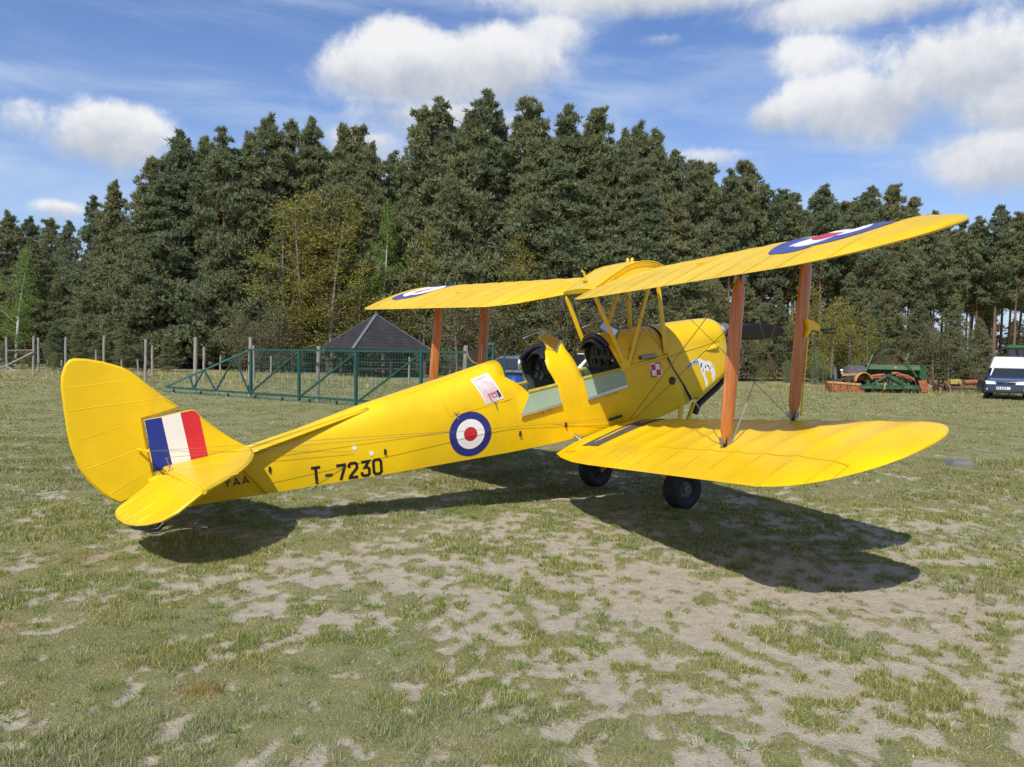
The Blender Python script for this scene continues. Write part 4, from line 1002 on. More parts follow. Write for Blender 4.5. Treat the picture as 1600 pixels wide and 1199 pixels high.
for (y0, y1, dens, l0, l1, w) in ((3.0, 4.6, 36000, .010, .034, .0036), (4.6, 6.6, 21000, .011, .034, .0046), (6.6, 9.5, 10500, .012, .036, .0066), (9.5, 14, 3800, .014, .040, .0105), (14, 24, 800, .012, .034, .018), (24, 40, 190, .018, .045, .034)):
    n = int(dens*(.66*(y1*y1-y0*y0)+.35*(y1-y0)*2))
    x, y = scatter(n, y0, y1); cv = cover(x, y); g = sstep(.32, .66, cv)
    k = rng.random(n) < (.30+.70*g); x, y, g = x[k], y[k], g[k]; n = len(x)
    tall = fbm(x*2.3, y*2.3, 77, 3); hue = fbm(x*1.7+9, y*1.5, 88, 3)
    L = rng.uniform(l0, l1, n)*(.55+1.1*sstep(.42, .68, tall))*(.35+.65*g)
    r = rng.random(n); pal = np.where(r < .20+.30*sstep(.5, .66, hue), 0, np.where(r < .58, 1, np.where(r < .80, 2, 3)))
    gz_ = (fbm(x*1.2-5, y*1.2, 99, 3) > .56) & (rng.random(n) < (.5 if y0 < 9 else .12)); pal = np.where(gz_, 4, pal)
    pal = np.where((g < .3) & (rng.random(n) < .6), 3, pal)
    v_, c_ = blades(x, y, L, np.full(n, w)*rng.uniform(.6, 1.3, n), np.clip(rng.normal(.75, .38, n), .05, 1.45), pal); VS.append(v_); CS.append(c_*(1.0 if y0 < 9 else .80))
# tussocks
nt_ = 900; x0, y0 = scatter(nt_*3, 3.1, 9.0); k = cover(x0, y0) > .45; x0, y0 = x0[k][:nt_], y0[k][:nt_]
per = 46; rr = np.abs(rng.normal(0, .045, (len(x0), per))); aa = rng.uniform(0, 2*np.pi, rr.shape)
x = (x0[:, None]+rr*np.cos(aa)).ravel(); y = (y0[:, None]+rr*np.sin(aa)*.9).ravel(); n = len(x)
pal = np.repeat(rng.choice([0, 0, 0, 1, 4], len(x0)), per); L = rng.uniform(.018, .055, n)
v_, c_ = blades(x, y, L, rng.uniform(.003, .006, n)*np.sqrt(y/4), np.clip(rng.normal(.6, .3, n), .05, 1.3), pal, aa.ravel()+rng.normal(0, .5, n)); VS.append(v_); CS.append(c_*1.08)
# taller dead grass along the fence and the wood edge
n = 9000; yy = rng.uniform(24, 47, n); xx = rng.uniform(-.66, .05, n)*yy; k = (fbm(xx*.35, yy*.35, 140, 3) > .50) & (yy > 33+14*np.clip(xx/yy+.15, 0, 1)); xx, yy = xx[k], yy[k]; n = len(xx)
v_, c_ = blades(xx, yy, rng.uniform(.10, .30, n), rng.uniform(.02, .045, n), np.abs(rng.normal(.2, .25, n)), rng.choice([2, 3, 3, 1], n)); VS.append(v_); CS.append(c_*.8)
n = 5000; yy = rng.uniform(40.5, 45, n); xx = rng.uniform(.30, .62, n)*yy
v_, c_ = blades(xx, yy, rng.uniform(.06, .22, n), rng.uniform(.02, .045, n), np.abs(rng.normal(.2, .25, n)), rng.choice([1, 1, 2, 3], n)); VS.append(v_); CS.append(c_*.85)
# pale flat leaves (hawkweed) in the poor patches
x, y = scatter(26000, 3.0, 7.0); k = (fbm(x*1.1+30, y*1.1, 120, 3)+.22*np.exp(-((x-.9)/1.6)**2-((y-3.7)/1.0)**2) > .60); x, y = x[k], y[k]; n = len(x)
v_, c_ = blades(x, y, rng.uniform(.012, .032, n), rng.uniform(.006, .012, n), rng.uniform(.9, 1.5, n), np.full(n, 4)); VS.append(v_); CS.append(c_*1.15)
# broad-leaved rosettes
x0, y0 = scatter(70, 3.2, 7.5); x0 = np.append(x0, -.97); y0 = np.append(y0, 3.62); m_ = 11
aa = (np.arange(m_)*2.4)[None, :]+rng.uniform(0, 6.28, (len(x0), 1)); x = np.repeat(x0, m_)+.008*np.cos(aa).ravel(); y = np.repeat(y0, m_)+.008*np.sin(aa).ravel(); n = len(x)
v_, c_ = blades(x, y, np.repeat(rng.uniform(.035, .075, len(x0)), m_)*rng.uniform(.7, 1.1, n), rng.uniform(.010, .018, n), rng.uniform(1.0, 1.4, n), np.zeros(n, int), aa.ravel()); VS.append(v_); CS.append(c_*np.array([.85, 1.0, 1.1]))
# dead reddish grass spots
for (cx, cy, rx, ry, m_) in ((-3.05, 4.67, .26, .14, 900), (-1.40, 3.86, .085, .065, 320)):
    x = rng.normal(cx, rx*.6, m_); y = rng.normal(cy, ry*.6, m_)
    v_, c_ = blades(x, y, rng.uniform(.015, .04, m_), np.full(m_, .004), rng.uniform(.6, 1.4, m_), np.full(m_, 3)); VS.append(v_); CS.append(np.repeat(np.array([[.46, .24, .11]])*rng.uniform(.6, 1.2, m_)[:, None], 3, 0))
V = np.concatenate(VS); C = np.concatenate(CS)
tag(link_mesh('grass', np_mesh('grass', V, np.arange(len(V)).reshape(-1, 3), GM, C)), 'short patchy turf growing on the sandy field', kind='stuff')
print('grass tris', len(V)//3)

# small stones lying on the bare soil
x, y = scatter(9000, 3.1, 9.5); k = cover(x, y) < .52; x, y = x[k], y[k]; n = len(x); s = rng.uniform(.003, .010, n)*np.sqrt(y/4); z = gh(x, y)
q = rng.uniform(0, 6.28, n); pts = [np.stack([x+s*np.cos(q+i*2.09)*rng.uniform(.7, 1.2, n), y+s*np.sin(q+i*2.09)*rng.uniform(.7, 1.2, n), z-.001], -1) for i in range(3)]+[np.stack([x+s*rng.uniform(-.3, .3, n), y+s*rng.uniform(-.3, .3, n), z+s*rng.uniform(.4, .8, n)], -1)]
V = np.stack(pts, 1).reshape(-1, 3); b4 = np.arange(n)[:, None]*4; F = np.concatenate([b4+np.array([[0, 1, 3]]), b4+np.array([[1, 2, 3]]), b4+np.array([[2, 0, 3]])])
tag(link_mesh('pebbles', np_mesh('pebbles', V, F, GM, np.repeat(np.array([[.36, .31, .25]])*rng.uniform(.45, 1.5, n)[:, None], 4, 0))), 'tiny stones and crumbs scattered on the bare sandy soil', kind='stuff')

# ------------------------------------------------------------------ where things stand: pixel of the photograph -> ray from the camera
def ray(u, v):
    a, b = u-800, v-599.5; cr, sr = math.cos(CAM_ROLL), math.sin(CAM_ROLL)
    x = (a*cr+b*sr)/CAM_F; up = -(-a*sr+b*cr)/CAM_F; c, s = math.cos(CAM_PITCH), math.sin(CAM_PITCH)
    return Vector((x, c+up*s, -s+up*c))
def at_depth(u, v, d): r = ray(u, v); r = r*(d/r.y); return Vector((r.x, r.y, CAM_H+r.z))
def ground_at(u, d, v=590): p = at_depth(u, v, d); return Vector((p.x, d, g1(p.x, d)))
def hit(u, v):
    r = ray(u, v); d = 20.0
    for _ in range(30):
        p = r*(d/r.y); d = (CAM_H-g1(p.x, d))/max(1e-3, -r.z/r.y)
    p = r*(d/r.y); return Vector((p.x, d, g1(p.x, d)))
# ================================================================== TREES
NEEDLE = leaf_mat('pine_needles', False, (.23, .25, .125), .32, .42, .6, (.29, .275, .13))
NEEDLE2 = leaf_mat('pine_needles_blue', False, (.19, .225, .128), .32, .42, .5, (.26, .27, .13))
LEAFY = leaf_mat('spring_leaves_yellow', False, (.315, .285, .055), .4, .40)
LEAFG = leaf_mat('spring_leaves_green', False, (.18, .27, .060), .4, .35)
LEAFB = leaf_mat('budding_twigs', False, (.20, .185, .085), .3, .5)
BARK = mat('pine_bark', (.115, .080, .058), .9, .35, 9, .6, 30, col2=(.27, .135, .072), c2f=(.42, .60), c2scale=1.3, stretch=(6, 6, .5))
BARKG = mat('grey_bark', (.17, .15, .125), .9, .3, 9, .5, 30)
BIRCH = mat('birch_bark', (.48, .46, .42), .8, .15, 6, col2=(.06, .055, .05), c2f=(.58, .64), c2scale=2.5, stretch=(2, 2, 9))
def pads(P0, PR, n_t, n_n, w=.085, flat=.55):
    """foliage pads: P0 (m,3) centres, PR (m,) radii -> clumps of outward-facing needle triangles"""
    m_ = len(P0); G = rng.normal(0, 1, (m_, n_t, 3)); G /= np.linalg.norm(G, axis=-1, keepdims=True); G[..., 2] = np.where(rng.random((m_, n_t)) < .72, np.abs(G[..., 2]), G[..., 2])
    rad_ = rng.uniform(.35, 1.0, (m_, n_t, 1))**.6
    C_ = P0[:, None, :]+G*rad_*PR[:, None, None]*np.array([1, 1, flat])+rng.normal(0, .05, (m_, n_t, 3))
    N_ = (G*np.array([1, 1, 1.3])+np.array([0, 0, .35]))[:, :, None, :]
    D = rng.normal(0, .75, (m_, n_t, n_n, 3))+N_*.9+np.array([0, 0, .25]); D /= np.linalg.norm(D, axis=-1, keepdims=True)
    L = (.15+.15*rng.random((m_, n_t, n_n, 1)))
    O = C_[:, :, None, :]+D*L*rng.uniform(-.2, .45, (m_, n_t, n_n, 1)); T_ = O+D*L
    NN = N_+rng.normal(0, .45, D.shape); S_ = np.cross(NN, D); S_ /= np.maximum(1e-5, np.linalg.norm(S_, axis=-1, keepdims=True)); S_ *= w*rng.uniform(.6, 1.3, L.shape)
    return np.stack([O-S_/2, O+S_/2, T_], 3).reshape(-1, 3)
def tree_mesh_tubes(mb, pts, r0, r1, n=6, mi=0):
    k = len(pts); mb.path(pts, [r0+(r1-r0)*i/(k-1) for i in range(k)], n, mi, caps=False)
def pine_protos(seed, H, bf, Rm, dens, style):
    global rng
    rng = np.random.default_rng(seed); mb = MB(); C_ = []; R_ = []
    lean = rng.normal(0, .012, 2); ph = rng.uniform(0, 6.28)
    def axis(z): return np.array([lean[0]*z+.10*math.sin(z*.35+ph)*min(1, z/4), lean[1]*z+.10*math.cos(z*.31+ph)*min(1, z/4), z])
    tree_mesh_tubes(mb, [axis(z) for z in np.linspace(-.1, H*.985, 12)], .013*H*.85, .025, 8)
    z = bf*H; ga = rng.uniform(0, 6.28)
    while z < H-.15:
        q = (z/H-bf)/(1-bf)
        prof = ((1-q**2.0)**.78*(1-.42*q)*(.66+.34*min(1, q/.22)) if style == 'edge' else (1-q)**.68*min(1, .45+q*2.2))
        nb = int(rng.integers(4, 7)) if q < .85 else 4
        for b in range(nb):
            a = ga+2*math.pi*b/nb+rng.normal(0, .25); L = Rm*prof*rng.uniform(.45, 1.28)*(1+.30*math.sin(2*a+z*.75+ph)+.22*math.sin(3*a-z*1.3+2*ph))+.25
            if rng.random() < .16: L *= .45
            el = rad(2+58*q**1.3+rng.normal(0, 11)); p0 = axis(z+rng.normal(0, .1)); pts = [p0]; d = np.array([math.cos(a)*math.cos(el), math.sin(a)*math.cos(el), math.sin(el)])
            k = 5
            for i in range(k):
                d = d+np.array([rng.normal(0, .10), rng.normal(0, .10), .10+.10*(i/k)]); d /= np.linalg.norm(d); pts.append(pts[-1]+d*L/k)
            if L > .7: tree_mesh_tubes(mb, pts, .012+.012*L, .006, 4)
            C_.append(pts[-1]+np.array([0, 0, .08])); R_.append(rng.uniform(.36, .62)*(1 if L > .8 else .5))
            tt = .86
            while L*tt > .62 and tt > (.38 if style == 'edge' else .3):
                i = min(k-1, int(tt*k)); f = tt*k-i; c = pts[i]*(1-f)+pts[i+1]*f; sg = 1 if rng.random() < .5 else -1
                for s2 in ((sg, -sg) if rng.random() < .55*dens else (sg,)):
                    wd = L*(1.12-tt)*rng.uniform(.35, .75)+.15; C_.append(c+s2*wd*np.array([-math.sin(a), math.cos(a), 0])+np.array([math.cos(a), math.sin(a), 0])*wd*.35+np.array([0, 0, rng.uniform(.0, .18)])); R_.append(rng.uniform(.30, .56))
                tt -= rng.uniform(.42, .70)/L
        z += rng.uniform(.40, .66)*(1.15-.45*q); ga += 2.4
    for i in range(6): C_.append(axis(H-.10-.26*i)+rng.normal(0, .06, 3)); R_.append(.13+.045*i)
    for i in range(3):
        a = rng.uniform(0, 6.28); hh = rng.uniform(.5, 1.5); o = np.array([math.cos(a), math.sin(a), 0])*rng.uniform(.25, .55)*hh
        for j in range(3): C_.append(axis(H-hh)+o+np.array([0, 0, .26*j])); R_.append(.22-.05*j)
    if style == 'bare':      # dead stubs below the crown
        for zz in np.arange(.18*H, bf*H, .45):
            a = rng.uniform(0, 6.28); L = rng.uniform(.2, 1.2); p = axis(zz); tree_mesh_tubes(mb, [p, p+np.array([math.cos(a)*L*.5, math.sin(a)*L*.5, -.02]), p+np.array([math.cos(a)*L, math.sin(a)*L, -.10*L])], .018, .006, 4)
    if style == 'edge':      # bare twigs showing through
        for _ in range(26):
            zz = rng.uniform(.1, .6)*H; a = rng.uniform(0, 6.28); L = Rm*rng.uniform(.5, 1.05); p = axis(zz); tree_mesh_tubes(mb, [p, p+np.array([math.cos(a)*L*.5, math.sin(a)*L*.5, .1*L]), p+np.array([math.cos(a)*L, math.sin(a)*L, rng.uniform(-.1, .3)*L])], .022, .005, 4)
    C_ = np.array(C_); R_ = np.array(R_)*(1.10-.74*np.clip(C_[:, 2]/H, 0, 1)**2.2)
    V = pads(C_, R_, 13 if style == 'edge' else 14, 7, .078)
    print(style, len(C_), len(V)//3)
    tm = mb.mesh('pine_trunk', BARK, 60)
    fm = np_mesh('pine_crown', V, np.arange(len(V)).reshape(-1, 3), NEEDLE if seed % 2 else NEEDLE2)
    return tm, fm, H
def leafy_protos(seed, H, W, nleaf, lm, bm_, stems=1, lw=.13, base=.1, narrow=1.0):
    global rng
    rng = np.random.default_rng(seed); mb = MB(); C_ = []
    for s in range(stems):
        o = np.array([rng.normal(0, .25*W*(stems > 1)), rng.normal(0, .25*W*(stems > 1)), 0]); ln = rng.normal(0, .05, 2); hh = H*rng.uniform(.75, 1) if s else H
        ax = lambda z: o+np.array([ln[0]*z+.12*math.sin(z*.6+s), ln[1]*z+.12*math.cos(z*.5+s), z])
        tree_mesh_tubes(mb, [ax(z) for z in np.linspace(-.1, hh, 9)], .010*H+.015, .008, 6)
        z = base*hh
        while z < hh:
            q = z/hh; a = rng.uniform(0, 6.28); L = W*(math.sin(math.pi*min(1, q*.86+.16))**.8)*rng.uniform(.5, 1.1)*narrow; p = ax(z); el = rad(rng.uniform(15, 55))
            d = np.array([math.cos(a)*math.cos(el), math.sin(a)*math.cos(el), math.sin(el)]); pts = [p]
            for i in range(4): d = d+rng.normal(0, .16, 3); d /= np.linalg.norm(d); pts.append(pts[-1]+d*L/4)
            tree_mesh_tubes(mb, pts, .006+.008*L, .003, 3)
            for i in range(int(3+L*7)):
                t = rng.uniform(.25, 1)*3.99; i0 = int(t); c = pts[i0]*(1-(t-i0))+pts[i0+1]*(t-i0)
                e = rng.normal(0, 1, 3); e /= np.linalg.norm(e); tw = c+e*rng.uniform(.15, .5)*(.4+.3*L)
                if rng.random() < .5: tree_mesh_tubes(mb, [c, tw], .005, .002, 3)
                C_.append(tw)
            z += rng.uniform(.10, .24)*max(1, H/9)
    C_ = np.array(C_); k = rng.integers(0, len(C_), nleaf); P_ = C_[k]+rng.normal(0, .13, (nleaf, 3))
    A_ = rng.normal(0, 1, (nleaf, 3)); A_ /= np.linalg.norm(A_, axis=1, keepdims=True); B_ = np.cross(A_, rng.normal(0, 1, (nleaf, 3))); B_ /= np.linalg.norm(B_, axis=1, keepdims=True)
    s = lw*rng.uniform(.5, 1.2, (nleaf, 1)); V = np.stack([P_-A_*s/2, P_+B_*s*.35, P_+A_*s/2], 1).reshape(-1, 3)
    return mb.mesh('leafy_trunk', bm_, 60), np_mesh('leafy_crown', V, np.arange(len(V)).reshape(-1, 3), lm), H
EDGE = [pine_protos(101+i, 15, .05, 3.0+.25*(i % 3), 1.0, 'edge') for i in range(6)]
BARE = [pine_protos(201+i, 16, .46+.05*(i % 3), 2.2+.2*(i % 2), 1.05, 'bare') for i in range(5)]
BUSH = [leafy_protos(301+i, 4.6, 1.9, 6000, LEAFB, BARKG, 5, .14, .03) for i in range(3)]
GREENB = [leafy_protos(331+i, 3.2, 1.3, 4200, LEAFG, BARKG, 5, .10, .05) for i in range(2)]
YBIRCH = leafy_protos(351, 9.6, 2.5, 15000, LEAFY, BARKG, 5, .16, .06)
YB2 = leafy_protos(352, 6.5, 1.9, 7500, LEAFY, BARKG, 3, .13, .12)
GBIRCH = leafy_protos(361, 8.5, 1.45, 8500, LEAFG, BIRCH, 1, .13, .16)
def tree(name, proto, x, y, H, wid=1.0, label=None, group=None, cat='tree'):
    tm, fm, h0 = proto; s = H/h0
    o = empty(name, (x, y, g1(x, y)-.03), random.uniform(0, 6.28), label, cat, group); o.scale = (s*wid, s*wid, s)
    a = link_mesh('trunk', tm, o); b = link_mesh('crown', fm, o)
    return o
random.seed(4)
def by_top(u, v, d, name, proto, **kw):
    p = at_depth(u, v, d); H = p.z-g1(p.x, d); return tree(name, proto, p.x, d, H, **kw)
LBL_L = dict(label='dark green pine branching to the ground in the wood behind the left fence posts', group='pines of the left wood edge')
LBL_C = dict(label='tall dense dark green pine in the wood straight behind the biplane', group='pines of the middle wood edge')
LBL_R = dict(label='tall pine with bare reddish trunk in the thinner wood on the right', group='pines of the right wood edge')
LBL_L2 = dict(label='shorter bushy pine standing before the tall ones on the left of the wood', group='front pines of the left wood edge')
LBL_C2 = dict(label='shorter bushy pine standing before the tall ones behind the biplane', group='front pines of the middle wood edge')
LBL_B = dict(label='pine half hidden behind the front pines, only its crown showing', group='pines deeper in the wood')
LBL_R2 = dict(label='slim pine deeper in the thin wood on the right, trunk between other trunks', group='pines deeper in the right wood')
LBL_F = dict(label='lower far pine at the extreme left end of the wood', group='far pines on the left')
# skyline, left to right: (column, row of the top, distance, type, width factor)
SKY = [(8, 338, 70, 'F', 1.1), (45, 343, 72, 'F', 1.1), (78, 346, 68, 'F', 1.15), (108, 350, 66, 'F', 1.0), (-35, 345, 70, 'F', 1.2),
       (150, 315, 55, 'L', 1.0), (188, 294, 52, 'L', .95), (222, 318, 50, 'L', 1.0), (243, 254, 50, 'L', 1.0), (285, 212, 51, 'L', 1.05), (318, 222, 53, 'L', .9), (350, 211, 50, 'L', 1.0), (385, 222, 52, 'L', .9), (420, 186, 51, 'L', 1.0), (452, 196, 54, 'L', .8), (482, 192, 53, 'L', .85),
       (532, 200, 52, 'C', .85), (562, 205, 53, 'C', .8), (590, 236, 52, 'C', .9), (618, 243, 54, 'C', .9), (660, 176, 52, 'C', .95), (694, 164, 53, 'C', .9), (730, 185, 50, 'C', 1.0), (756, 156, 51, 'C', 1.1), (790, 190, 53, 'C', .9), (818, 168, 52, 'C', 1.0), (852, 195, 54, 'C', .9), (884, 176, 52, 'C', 1.0), (915, 212, 54, 'C', .9), (942, 182, 53, 'C', .95), (972, 215, 55, 'C', .9), (1000, 198, 54, 'C', .9), (1022, 212, 55, 'C', .85), (1052, 248, 55, 'C', .9),
       (1085, 262, 57, 'R', .95), (1110, 266, 58, 'R', .9), (1140, 275, 57, 'R', .9), (1162, 260, 58, 'R', .95), (1192, 300, 59, 'R', 1.0), (1222, 305, 60, 'R', .95), (1245, 312, 60, 'R', .95), (1292, 296, 58, 'R', 1.0), (1320, 322, 60, 'R', .95), (1365, 302, 59, 'R', .9), (1402, 298, 60, 'R', .95), (1430, 318, 60, 'R', .9), (1462, 338, 62, 'R', .95), (1505, 348, 63, 'R', .95), (1562, 330, 62, 'R', .9), (1590, 340, 61, 'R', .95), (1625, 335, 62, 'R', .95), (1535, 345, 64, 'R', .9)]
def skyline(u): 
    s = sorted((a, b) for a, b, *_ in SKY); return float(np.interp(u, [a for a, _ in s], [b for _, b in s]))
for k, (u, v, d, t, w) in enumerate(SKY):
    pr = BARE[k % 5] if t == 'R' or (t == 'C' and k % 4 == 1) else EDGE[k % 6]
    kw = {'F': LBL_F, 'L': LBL_L, 'C': LBL_C, 'R': LBL_R}[t]
    if (u, v) == (756, 156): kw = dict(label='tallest pine of the wood, its top highest against the cloud', group='pines of the middle wood edge')
    by_top(u, v, d, 'pine_tree', pr, wid=w, **kw)
# front rows, lower trees that hide the trunks, and the depth of the wood behind
for k in range(96):
    u = -40+1120*(k+random.uniform(-.4, .4))/96; d = random.choice([50.2, 51.5, 53]) if u > 140 else random.uniform(53, 62)
    top = skyline(u)+random.uniform(28, 215); 
    if 385 < u < 700 and random.random() < .55: top = max(top, 380); d += 3
    t = LBL_F if u < 120 else LBL_L2 if u < 500 else LBL_C2
    by_top(u, top, d+random.uniform(-.8, .8), 'pine_tree', EDGE[(k*5+k//6) % 6], wid=random.uniform(1.0, 1.35), **t)
for k in range(46):
    u = 130+1000*(k+random.uniform(-.4, .4))/46; by_top(u, skyline(u)+random.uniform(25, 90), random.uniform(57, 68), 'pine_tree', (EDGE+BARE)[k % 11], wid=random.uniform(1.0, 1.3), **LBL_B)
for k in range(54):
    u = 1070+590*(k+random.uniform(-.5, .5))/64; by_top(u, skyline(min(u, 1620))+random.uniform(4, 60), random.uniform(60, 84), 'pine_tree', BARE[(k*3) % 5], wid=random.uniform(.85, 1.15), **LBL_R2)
for k in range(16):
    u = 1110+370*(k+random.uniform(-.4, .4))/16; by_top(u, random.uniform(430, 500), random.uniform(86, 96), 'pine_tree', EDGE[k % 6], wid=1.4, label='far low pine closing the gaps between the bare trunks on the right', group='low pines far back in the right wood')
for k in range(9):
    u = 1525+14*k+random.uniform(-4, 4); by_top(u, skyline(min(u, 1620))+random.uniform(5, 50), random.uniform(64, 88), 'pine_tree', BARE[k % 5], wid=1.1, **LBL_R2)
for (u, v, d) in ((1548, 478, 90), (1585, 500, 92), (1618, 470, 90), (1600, 520, 70), (1575, 535, 66)): by_top(u, v, d, 'pine_tree', EDGE[u % 6], wid=1.3, label='small low pine glimpsed behind the tractor and the van', group='low pines behind the tractor')
for (u, v, d) in ((1085, 410, 52), (1120, 440, 52), (1165, 430, 53), (1215, 455, 54), (1330, 430, 55), (1365, 470, 55), (1440, 470, 56), (1490, 470, 55), (1530, 500, 55), (1250, 470, 55), (1390, 400, 57), (1060, 400, 51), (1300, 480, 56)):
    by_top(u, v, d, 'pine_tree', EDGE[(u//7) % 6], wid=1.15, label='low bushy pine filling the edge of the wood on the right', group='low pines of the right wood edge')
# leafing trees and undergrowth
by_top(492, 288, 49.4, 'leafing_tree', YBIRCH, wid=1.25, label='yellow green leafing tree before the dark pines left of the gazebo', cat='tree')
by_top(455, 400, 48.6, 'leafing_tree', YB2, wid=1.1, label='low olive yellow leafing tree left of the gazebo roof', cat='tree')
by_top(545, 375, 49.6, 'leafing_tree', YB2, wid=1.2, label='loose yellowish leafing tree just above the gazebo', cat='tree')
by_top(606, 315, 49.8, 'leafing_tree', GBIRCH, wid=.9, label='slender bright green leafing tree right of the big yellow one', cat='tree')
by_top(652, 355, 49.4, 'leafing_tree', YB2, wid=.9, label='small yellow green leafing tree beside the slender bright green one', cat='tree')
by_top(800, 365, 48.6, 'leafing_tree', YB2, wid=.9, label='olive leafing tree among the pines above the rear cockpit', cat='tree')
by_top(22, 388, 48, 'leafing_tree', GBIRCH, wid=1.25, label='light green birch at the far left edge of the picture', cat='tree')
by_top(1290, 440, 51.5, 'leafing_tree', YB2, wid=1.2, label='olive green leafing tree right of the front wing strut', cat='tree')
by_top(1340, 470, 52.5, 'leafing_tree', YB2, wid=1.0, label='thin olive leafing tree above the green seed drill', cat='tree')
for (u, v, d, k, w) in ((1278, 543, 49, 0, 1.0), (1190, 572, 49, 1, .8), (1345, 558, 50, 0, .8), (1228, 560, 51, 1, .7)):
    by_top(u, v, d, 'green_shrub', GREENB[k], wid=w, label={1278: 'bright green shrub right of the front strut with the pitot head', 1190: 'small green shrub below the propeller blade', 1345: 'green shrub just behind the grey hood of the rusty machine', 1228: 'green shrub between the two right wing struts'}[u], cat='shrub')
for k in range(34):
    u = 395+700*(k+random.uniform(-.4, .4))/34; d = random.uniform(49.2, 50.4) if 470 < u < 700 else random.uniform(46, 49.5)
    by_top(u, random.uniform(440, 520), d, 'bare_shrub', BUSH[k % 3], wid=random.uniform(.9, 1.3), label='brown budding shrub at the foot of the wood', group='budding shrubs along the wood edge', cat='shrub')
for k in range(16):
    u = 1080+460*(k+random.uniform(-.4, .4))/16
    by_top(u, random.uniform(490, 560), random.uniform(52, 56), 'bare_shrub', BUSH[k % 3], wid=random.uniform(.9, 1.3), label='brown budding shrub at the foot of the wood', group='budding shrubs along the wood edge', cat='shrub')
for k in range(9):
    u = -20+320*k/9; by_top(u, random.uniform(500, 545), random.uniform(43, 46), 'pine_tree', EDGE[k % 6], wid=1.5, label='low young pine behind the left fence', group='young pines behind the left fence')
for (u, v) in ((85, 545), (35, 560)):
    by_top(u, v, 42.5, 'green_shrub', GREENB[0], wid=.8, label={85: 'small bright green shrub behind the braced fence post', 35: 'low green shrub at the far left behind the fence'}[u], cat='shrub')
# ================================================================== FENCE, GATE, GAZEBO
GALV = mat('galvanised_wire', (.16, .15, .14), .6, metal=.3)
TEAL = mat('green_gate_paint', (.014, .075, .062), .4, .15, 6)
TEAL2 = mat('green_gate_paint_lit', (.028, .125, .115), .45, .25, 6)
MESH = mat('green_mesh_wire', (.03, .10, .08), .5)
def wood_post(name, foot, top, r, parent=None, **kw):
    mb = MB(); f = Vector(foot); t = Vector(top); k = 6
    pts = [f.lerp(t, i/k)+Vector((random.uniform(-.008, .008), random.uniform(-.008, .008), 0)) for i in range(k+1)]; pts[0] = f-Vector((0, 0, .1))
    mb.path(pts, [r*random.uniform(.93, 1.06) for _ in pts], 9); o = mb.build(name, M['post'], parent, smooth=45)
    return tag(o, **kw)
random.seed(9)
# near row of posts with wires (one fence), far row further back
near = [(53, 525, 40.5), (103, 527, 38.5), (163, 525, 36.0), (228, 530, 33.0), (306, 527, 27.6), (392, 527, 26.0), (498, 541, 24.6), (728, 540, 22.2)]
fence = empty('wire_fence', tuple(hit(306, 622)), 0, 'row of weathered wooden posts with thin wires in front of the green gate', 'fence')
fl = Vector(fence.location); tops = []
for (u, v, d) in near:
    t = at_depth(u, v, d); x, y = t.x, t.y; r = .055 if d > 30 else .060
    o = wood_post('post', Vector((x-.02, y, g1(x, y)))-fl, t-fl, r, fence); tops.append((Vector((x, y, g1(x, y))), t))
for h in (.55, 1.15):
    for (a, b) in zip(tops[:5], tops[1:6]):
        mb = MB(); mb.path([a[0]+Vector((0, -.06, h))-fl, (a[0]+b[0])/2+Vector((0, -.06, h-.015))-fl, b[0]+Vector((0, -.06, h))-fl], .0022, 4, caps=False); mb.build('wire', GALV, fence)
b0 = at_depth(52, 551, 40.4); mb = MB(); mb.path([b0-fl, at_depth(10, 572, 40.6)-fl, Vector((at_depth(-14, 583, 40.8).x, 40.8, g1(-25, 40.8)))-fl], .055, 8); mb.build('brace', M['post'], fence, smooth=45)
mb = MB(); mb.path([at_depth(10, 572, 40.5)-fl, at_depth(38, 589, 40.3)-fl], .035, 8); mb.build('brace', M['post'], fence, smooth=45)
mb = MB(); mb.path([at_depth(10, 548, 40.7)-fl, at_depth(52, 547, 40.5)-fl], .02, 6); mb.build('rail', M['post'], fence, smooth=45)
far = [(10, 527, 41.5), (60, 528, 41.2), (238, 540, 38.5), (319, 542, 36.5), (396, 540, 35.5), (190, 562, 41), (150, 547, 42), (215, 562, 42), (75, 560, 43), (96, 563, 42.5), (345, 556, 40), (424, 556, 39), (640, 558, 37)]
ff = empty('wire_fence', (at_depth(238, 540, 38.5).x, 38.5, g1(-16, 38.5)), 0, 'second row of thinner wooden posts standing behind the gate near the wood', 'fence'); fl2 = Vector(ff.location)
for (u, v, d) in far:
    t = at_depth(u, v, d); wood_post('post', Vector((t.x+random.uniform(-.04, .04), t.y, g1(t.x, t.y)))-fl2, t-fl2, .042 if v > 545 else .055, ff)
sfar = sorted([(at_depth(u, v, d)) for u, v, d in far if v < 545], key=lambda p: p.x)
for h in (.7,):
    for a, b in zip(sfar[:-1], sfar[1:]):
        mb = MB(); mb.path([Vector((a.x, a.y, g1(a.x, a.y)+h))-fl2, Vector((b.x, b.y, g1(b.x, b.y)+h))-fl2], .0022, 4, caps=False); mb.build('wire', GALV, ff)
